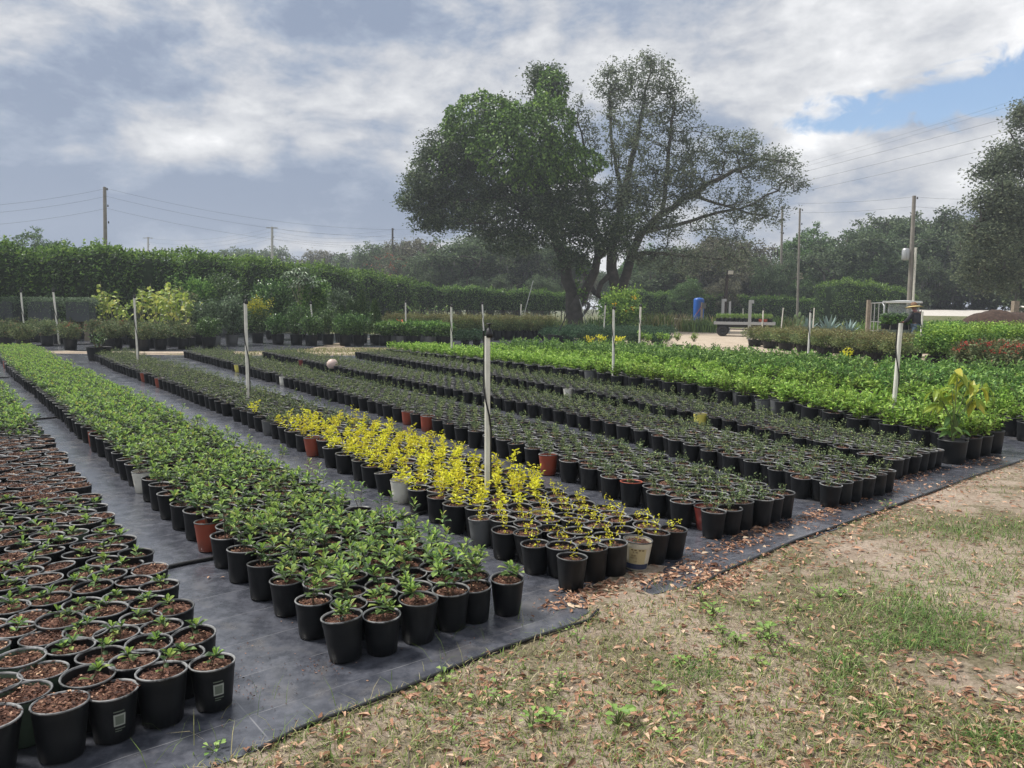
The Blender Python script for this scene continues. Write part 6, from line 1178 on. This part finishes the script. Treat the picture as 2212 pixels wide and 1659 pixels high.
riser('riser among the junipers before the oaks', (1304, 700), (1308, 658), .2, 37); riser('riser in front of the trailer corner', (1646, 708), (1649, 669), .2, 36, True); riser('short riser behind the trailer load', (1606, 690), (1605, 666), .2, 50, False, False); riser('thin riser among the strappy clumps', (1687, 694), (1692, 665), .2, 44, False, False); riser('thin riser between the agaves', (1756, 692), (1759, 665), .2, 44, False, False); riser('riser in front of the person', (1991, 702), (1993, 673), .2, 25, True, False); riser('thin white riser among the dark bushes', (678, 720), (671, 655), .2, 30, False, True)
def pipe(label, pts, r=.011): P = np.array([np.array([p[0], p[1], .004 + r]) for p in pts]); g = Geo(); tube(g, P - P[0], r, 8); o = obj('irrigation_pipe', g, [BLACK]); o.location = P[0]; tag(o, label, 'irrigation pipe', 'black irrigation pipes')
pipe('black pipe crossing the first walkway near the red pot', [gp(350, 1233), gp(400, 1222), gp(480, 1207)]); pipe('black pipe crossing the first walkway further back', [gp(70, 908), gp(110, 905), gp(150, 901)]); pipe('black pipe crossing the walkway beside the golden plants', [gp(840, 1128), gp(890, 1118), gp(935, 1106)]); pipe('black pipe at the far start of the first walkway', [gp(-10, 817), gp(20, 816)])
pipe('black pipe along the ground before the back left bed', [gp(-20, 751), gp(150, 746), gp(260, 742), gp(420, 742)], .02)
pipe('black edging hose between mat and soil in the foreground', [gp(x, y) for x, y in ((560, 1625), (640, 1583), (690, 1562), (770, 1535), (850, 1502), (960, 1455), (1080, 1407), (1160, 1380), (1270, 1345), (1292, 1322))], .0075); pipe('black edging hose running to the right along the mat', [gp(x, y) for x, y in ((1500, 1275), (1560, 1240), (1640, 1205), (1720, 1170), (1800, 1142), (1900, 1107), (2000, 1070), (2100, 1032), (2230, 990))], .0075)

# ================================================================ grass, litter, weeds
EP, ED = chain([(p[0], p[1]) for p in EDGE])
def side_of_edge(P):
    """metres beyond the mat edge, positive on the soil side"""
    A, B_ = EP[:-1], EP[1:]; best = np.full(len(P), 1e9); sg = np.ones(len(P))
    for a, b_ in zip(A, B_):
        ab = b_ - a; t = np.clip(((P - a) @ ab) / (ab @ ab), 0, 1); d_ = np.linalg.norm(P - (a + t[:, None] * ab), axis=1); cr_ = ab[0] * (P[:, 1] - a[1]) - ab[1] * (P[:, 0] - a[0]); m_ = d_ < best; best = np.where(m_, d_, best); sg = np.where(m_, -np.sign(cr_), sg)
    return best * sg
_ph = rng.uniform(0, 6.28, (6, 3)); _k = rng.normal(0, 1, (6, 2))
def fnoise(P, f):
    v = 0
    for (a, b_, c), (kx, ky) in zip(_ph, _k): v = v + np.sin(P[:, 0] * kx * f + a + 1.7 * np.sin(P[:, 1] * f * .7 + c)) * np.cos(P[:, 1] * ky * f + b_)
    return v / 6
def cand(n, xlo=-1.5, xhi=9.5, ylo=1.0, yhi=11.5):
    y = ylo + (yhi - ylo) * rng.random(n) ** 1.7; x = rng.uniform(-.78, .78, n) * y; P = np.stack([x, y], 1); return P[(x > xlo) & (x < xhi)]
def gauss(P, c, r): c = np.array(c[:2]); return np.exp(-(((P - c) / np.array(r)) ** 2).sum(1))
LUSH = [(gp(1990, 1330), (.42, .38)), (gp(2050, 1240), (.7, .3)), (gp(1830, 1440), (.12, .10)), (gp(1990, 1395), (.32, .10)), (gp(2150, 1150), (.8, .4)), (gp(1810, 1490), (.07, .06)), (gp(1870, 1550), (.09, .05)), (gp(2150, 1600), (.12, .08)), (gp(1500, 1460), (.12, .08))]
P = cand(420000); e = side_of_edge(P); dens = np.clip(fnoise(P, 1.6) * 1.4 + fnoise(P, 5.0) * .9 + .22, 0.04, 1) ; dens *= .8
left = np.clip(1.6 - np.hypot(P[:, 0] * .8, P[:, 1] - 2.2) / 1.7, 0, 1) * np.clip(fnoise(P, 2.3) * 2 + .75, .1, 1); dens = dens + left * .8; dens = dens + sum(gauss(P, c, r) for c, r in LUSH) * 1.2; dens *= np.clip(1.0 - gauss(P, gp(1850, 1200), (.5, .5)) - gauss(P, gp(2130, 1460), (.35, .3)) - gauss(P, gp(2080, 1080), (1.1, .35)), .06, 1)
keep = (e > -.02) & (rng.random(len(P)) < dens * .62); P = P[keep]; lush = sum(gauss(P, c, r) for c, r in LUSH)
def blades(P, h, w_, m_, lean=.8):
    g = Geo(); n = len(P); a = rng.uniform(0, 6.28, n); ln = rng.uniform(.2, 1, n) * lean; hh = h * rng.uniform(.4, 1.2, n); sx, sy = -np.sin(a), np.cos(a); ww = w_ * rng.uniform(.6, 1.3, n); V = []
    for t, k in ((0, 1), (.55, .8), (1, .05)):
        cx = P[:, 0] + np.cos(a) * ln * hh * t ** 1.6; cy = P[:, 1] + np.sin(a) * ln * hh * t ** 1.6; cz = hh * t * (1 - .35 * ln * t) + .002; V.append(np.stack([cx - sx * ww * k / 2, cy - sy * ww * k / 2, cz], 1)); V.append(np.stack([cx + sx * ww * k / 2, cy + sy * ww * k / 2, cz], 1))
    V = np.stack(V, 1).reshape(-1, 3); off = (np.arange(n) * 6)[:, None, None]; f = (np.array([[0, 1, 3, 2], [2, 3, 5, 4]])[None] + off).reshape(-1, 4); mm = np.repeat(m_, 2) if not np.isscalar(m_) else m_
    g.add(V, f, mm, False); return g
g = blades(P, .034 + .02 * np.minimum(lush, 1), .0038, np.where(rng.random(len(P)) < np.clip(lush * .8, 0, .85), 1, np.where(rng.random(len(P)) < .38, 2, 0)), 1.7)
print('grass', len(P)); o = obj('grass', g, [GRASS, GRASSG, DRYG]); o['kind'] = 'stuff'; o['label'] = 'thin patchy grass over the sandy soil beside the mat'
P = cand(60000); e = side_of_edge(P); dn = .16 + .62 * np.clip(fnoise(P, 1.1) + .35, 0, 1) + .45 * np.exp(-(e / .25) ** 2) * (P[:, 1] > 3.4) + .5 * gauss(P, gp(1980, 1560), (.5, .3)) + .5 * gauss(P, gp(1150, 1500), (.4, .25)); dn *= np.clip(1 - .75 * gauss(P, gp(1990, 1330), (.45, .35)), .1, 1)
keep = (e > .0) & (rng.random(len(P)) < dn * .85)
P = P[keep]
# drifts of leaves blown on to the mat
Q = []
for (px, py, rx, ry, n) in ((1650, 1150, .30, .07, 260), (1780, 1110, .18, .05, 120), (1590, 1180, .16, .05, 120), (1550, 1255, .16, .10, 330), (1500, 1225, .10, .06, 120), (1300, 1275, .12, .05, 200), (1230, 1300, .12, .06, 120), (1400, 1255, .12, .06, 160), (1830, 1085, .18, .06, 110), (1900, 1060, .25, .06, 140), (1980, 1030, .25, .07, 120), (2110, 1000, .3, .08, 120), (1700, 1205, .35, .08, 120), (1850, 1140, .3, .07, 90), (1950, 1095, .4, .08, 110), (2060, 1050, .4, .08, 110)):
    c = gp(px, py)[:2]; q = c + rng.normal(0, 1, (n, 2)) @ np.array([[rx * .78, rx * .63], [-ry * .63, ry * .78]]); Q.append(q)
q = np.stack([rng.uniform(-2, 5, 300), rng.uniform(2.2, 9, 300)], 1); Q.append(q[side_of_edge(q) < 0][:110])
P = np.concatenate([P] + Q); n = len(P); D = rdir(n, -.12, .22); g = Geo(); L = rng.uniform(.024, .052, n); big = rng.random(n) < .3; L = np.where(big, L * .45, L)
leaves(g, np.c_[P, rng.uniform(.006, .014, n)], D, L, L * rng.uniform(.3, .45, n), LT8, 0, jit=.35); print('litter', n)
o = obj('fallen_leaves', g, [LITTER]); o['kind'] = 'stuff'; o['label'] = 'brown fallen oak leaves scattered over the soil and drifted onto the mat'
# bark crumbs on the mat
P = np.concatenate([gp(*p)[:2] + rng.normal(0, s_, (n_, 2)) for p, s_, n_ in (((530, 1480), .10, 90), ((700, 1440), .06, 60), ((560, 1560), .12, 40), ((950, 1390), .22, 60), ((640, 1330), .05, 40), ((1150, 1230), .10, 40), ((330, 1090), .3, 30), ((500, 1420), .1, 40))]); n = len(P); g = Geo(); leaves(g, np.c_[P, np.full(n, .008)], rdir(n, -.1, .3), rng.uniform(.004, .014, n), rng.uniform(.003, .007, n), LT4, 0); o = obj('bark_crumbs', g, [CHIP]); o['kind'] = 'stuff'; o['label'] = 'crumbs of bark spilled on the weed mat'
# broad-leaved weeds
def weed(n=7, L=.035):
    g = Geo(); a = np.arange(n) * 2.4 + rng.uniform(0, 6); r = rng.uniform(.0, .035, n); hz = rng.uniform(.012, .045, n); P = np.stack([r * np.cos(a), r * np.sin(a), hz], 1); leaves(g, P, np.stack([np.cos(a), np.sin(a), rng.uniform(0, .5, n)], 1), L * rng.uniform(.7, 1.3, n), L * .75, LT8, 0, jit=.2)
    for p in P: tube(g, [[0, 0, 0], p], .0015, 3, 1, False)
    return g
WM = [weed(9, .024).mesh('weed', [WEED, GSTEM]) for _ in range(3)] + [weed(14, .028).mesh('weed', [WEED, GSTEM]) for _ in range(2)]
WP = [(1185, 1565, 'broad weed near the bottom edge of the photo'), (1440, 1600, 'yellow-green weed at the bottom, right of the lowest mat corner'), (1530, 1425, 'light weed in the middle of the sparse grass'), (1590, 1390, 'pale weed left of the lush grass patch'), (1560, 1370, 'pale weed just above its neighbour in the sparse grass'), (1700, 1350, 'weed left of the lush grass'), (1725, 1320, 'tall pale weed above the sparse grass'), (1620, 1310, 'pale weed close to the mat, below the red pot'), (1540, 1330, 'small weed in the leaf drift'), (1470, 1440, 'weed cluster left of the sparse grass'), (1640, 1440, 'weed below the pale weeds'), (1770, 1290, 'weed near the bare sand'), (1918, 1098, 'small dark weed growing through the edging hose'), (1660, 1380, 'spreading weed amid fallen leaves'), (1430, 1500, 'weed beside the dry tuft'), (960, 1475, 'light green weed on the hose in the foreground'), (465, 1625, 'grassy green weed at the bottom edge of the mat'), (1150, 1570, 'leafy weed left of the broad weed'), (1335, 1565, 'tall weed at the bottom centre'), (1815, 1290, 'weed at the edge of the lush grass')]
for i, (px, py, lab) in enumerate(WP): o = link('broadleaf_weed', WM[i % 5]); o.location = gp(px, py); o.rotation_euler[2] = i; s_ = rng.uniform(.8, 1.35); o.scale = (s_,) * 3; tag(o, lab, 'weed', 'broad-leaved weeds in the soil')
P = cand(4000, -1, 6, 1.5, 7); e = side_of_edge(P); dn = gauss(P, gp(1600, 1380), (.5, .3)) + .6 * gauss(P, gp(1250, 1520), (.5, .25)) + .4 * gauss(P, gp(1800, 1450), (.5, .3)) + .05; P = P[(e > .03) & (rng.random(len(P)) < dn * .35)]; g = Geo(); wg = [weed(6, .016) for _ in range(4)]; w_ = rng.integers(0, 4, len(P)); M = xfs(np.c_[P, np.zeros(len(P))], rng.uniform(0, 6, len(P)), rng.uniform(.6, 1.3, len(P)))
for i in range(4): g.tile(wg[i], M[w_ == i])
o = obj('small_weeds', g, [WEED, GSTEM]); o['kind'] = 'stuff'; o['label'] = 'many small light green weed seedlings among the fallen leaves'
# the soil spilled over the mat runs down to the ground beyond it
so = bpy.data.objects['soil_spill']; co = np.zeros(len(so.data.vertices) * 3); so.data.vertices.foreach_get('co', co); co = co.reshape(-1, 3); co[:, 2] = np.where(side_of_edge(co[:, :2]) > .0, -.006, .009); so.data.vertices.foreach_set('co', co.ravel()); so.data.update()
# twigs and pebbles
P = cand(900, -1, 7, 1.2, 9); P = P[side_of_edge(P) > .02]; g = Geo()
for p in P[:170]:
    a = rng.uniform(0, 6.28); L = rng.uniform(.03, .13); q = np.array([math.cos(a) * L, math.sin(a) * L, 0]); tube(g, [[p[0], p[1], .004], np.array([p[0], p[1], .009]) + q * .5 + rng.normal(0, .005, 3), np.array([p[0], p[1], .005]) + q], rng.uniform(.0008, .0022), 4)
o = obj('fallen_twigs', g, [TWIG]); o['kind'] = 'stuff'; o['label'] = 'small dry twigs lying among the leaves'
P = cand(9000, -1, 8, 1.2, 9); P = P[(side_of_edge(P) > .02) & (rng.random(len(P)) < .5)]; n = len(P); g = Geo(); pe = Geo(); lathe(pe, [(.001, -.5), (.8, -.2), (1, .1), (.6, .5), (.001, .6)], 6, 0); M = xfs(np.c_[P, np.zeros(n)], rng.uniform(0, 6, n), rng.uniform(.0012, .0042, n)); g.tile(pe, M); o = obj('pebbles', g, [mat('pebble', (.55, .5, .43), .8, var=.3, vscale=3)]); o['kind'] = 'stuff'; o['label'] = 'fine pale pebbles and shell bits in the soil'
# long stray grass stalks on the mat edge
P = np.concatenate([gp(*p)[:2] + rng.normal(0, s_, (n_, 2)) for p, s_, n_ in (((1150, 1370), .14, 26), ((480, 1620), .12, 40), ((1320, 1320), .12, 24), ((1000, 1440), .18, 24), ((1440, 1270), .06, 14), ((720, 1560), .14, 30))]); o = obj('stray_grass', blades(P, .10, .0022, 0, 1.3), [GRASS]); o['kind'] = 'stuff'; o['label'] = 'long thin grass stalks along the mat edge'
# coarse grass further off
def coarse(pts, n, h, w_, name, lab, m_=(0, 2)):
    pts = np.array(pts); lo, hi = pts.min(0), pts.max(0); P = rng.uniform(lo, hi, (n, 2)); ins = np.zeros(n, bool); j = len(pts) - 1
    for i in range(len(pts)):
        a, b_ = pts[i], pts[j]; c_ = ((a[1] > P[:, 1]) != (b_[1] > P[:, 1])) & (P[:, 0] < (b_[0] - a[0]) * (P[:, 1] - a[1]) / (b_[1] - a[1] + 1e-12) + a[0]); ins ^= c_; j = i
    P = P[ins]; k = fnoise(P, .9) > -.25; P = P[k]; o = obj(name, blades(P, h, w_, np.where(rng.random(len(P)) < .5, m_[0], m_[1]), .9), [GRASS, GRASSG, DRYG]); o['kind'] = 'stuff'; o['label'] = lab
coarse([(-10, 22.3), (-1, 23.0), (4, 22.6), (8, 24.5), (6, 26), (-1, 27.2), (-6.5, 26.5), (-8, 24)], 26000, .05, .016, 'path_grass', 'thin grass along both sides of the dirt path')
coarse([(-30, 44), (-4, 42), (8, 42), (6, 52), (10, 58), (16, 64), (30, 66), (30, 74), (-12, 72), (-30, 60)], 60000, .35, .05, 'rough_grass', 'rough grass and weeds under the oaks and hedges', (0, 1))
coarse([(5, 7.5), (12, 13), (20, 13), (12, 6)], 6000, .05, .01, 'verge_grass', 'short grass to the right of the beds')
coarse([(26, 62), (70, 64), (80, 72), (80, 92), (26, 92)], 9000, .8, .14, 'verge_scrub', 'dark scrub along the far side of the pale road', (0, 1))
coarse([(34, 34), (46, 40), (60, 56), (44, 50)], 5000, .25, .05, 'track_grass', 'grass beside the gate track')

# ================================================================ haze
hz = bpy.data.materials.new('haze'); hz.use_nodes = True; t = NT(hz.node_tree); t.n.remove(t.n['Principled BSDF'])
v_ = t.node('ShaderNodeVolumePrincipled', inp={'Color': (.82, .88, .95, 1), 'Density': .0013, 'Anisotropy': .3}); t.l.new(v_.outputs[0], t.n['Material Output'].inputs['Volume'])
g = Geo(); box(g, (0, 120, 15), (420, 330, 32)); o = obj('haze', g, [hz]); o['kind'] = 'stuff'
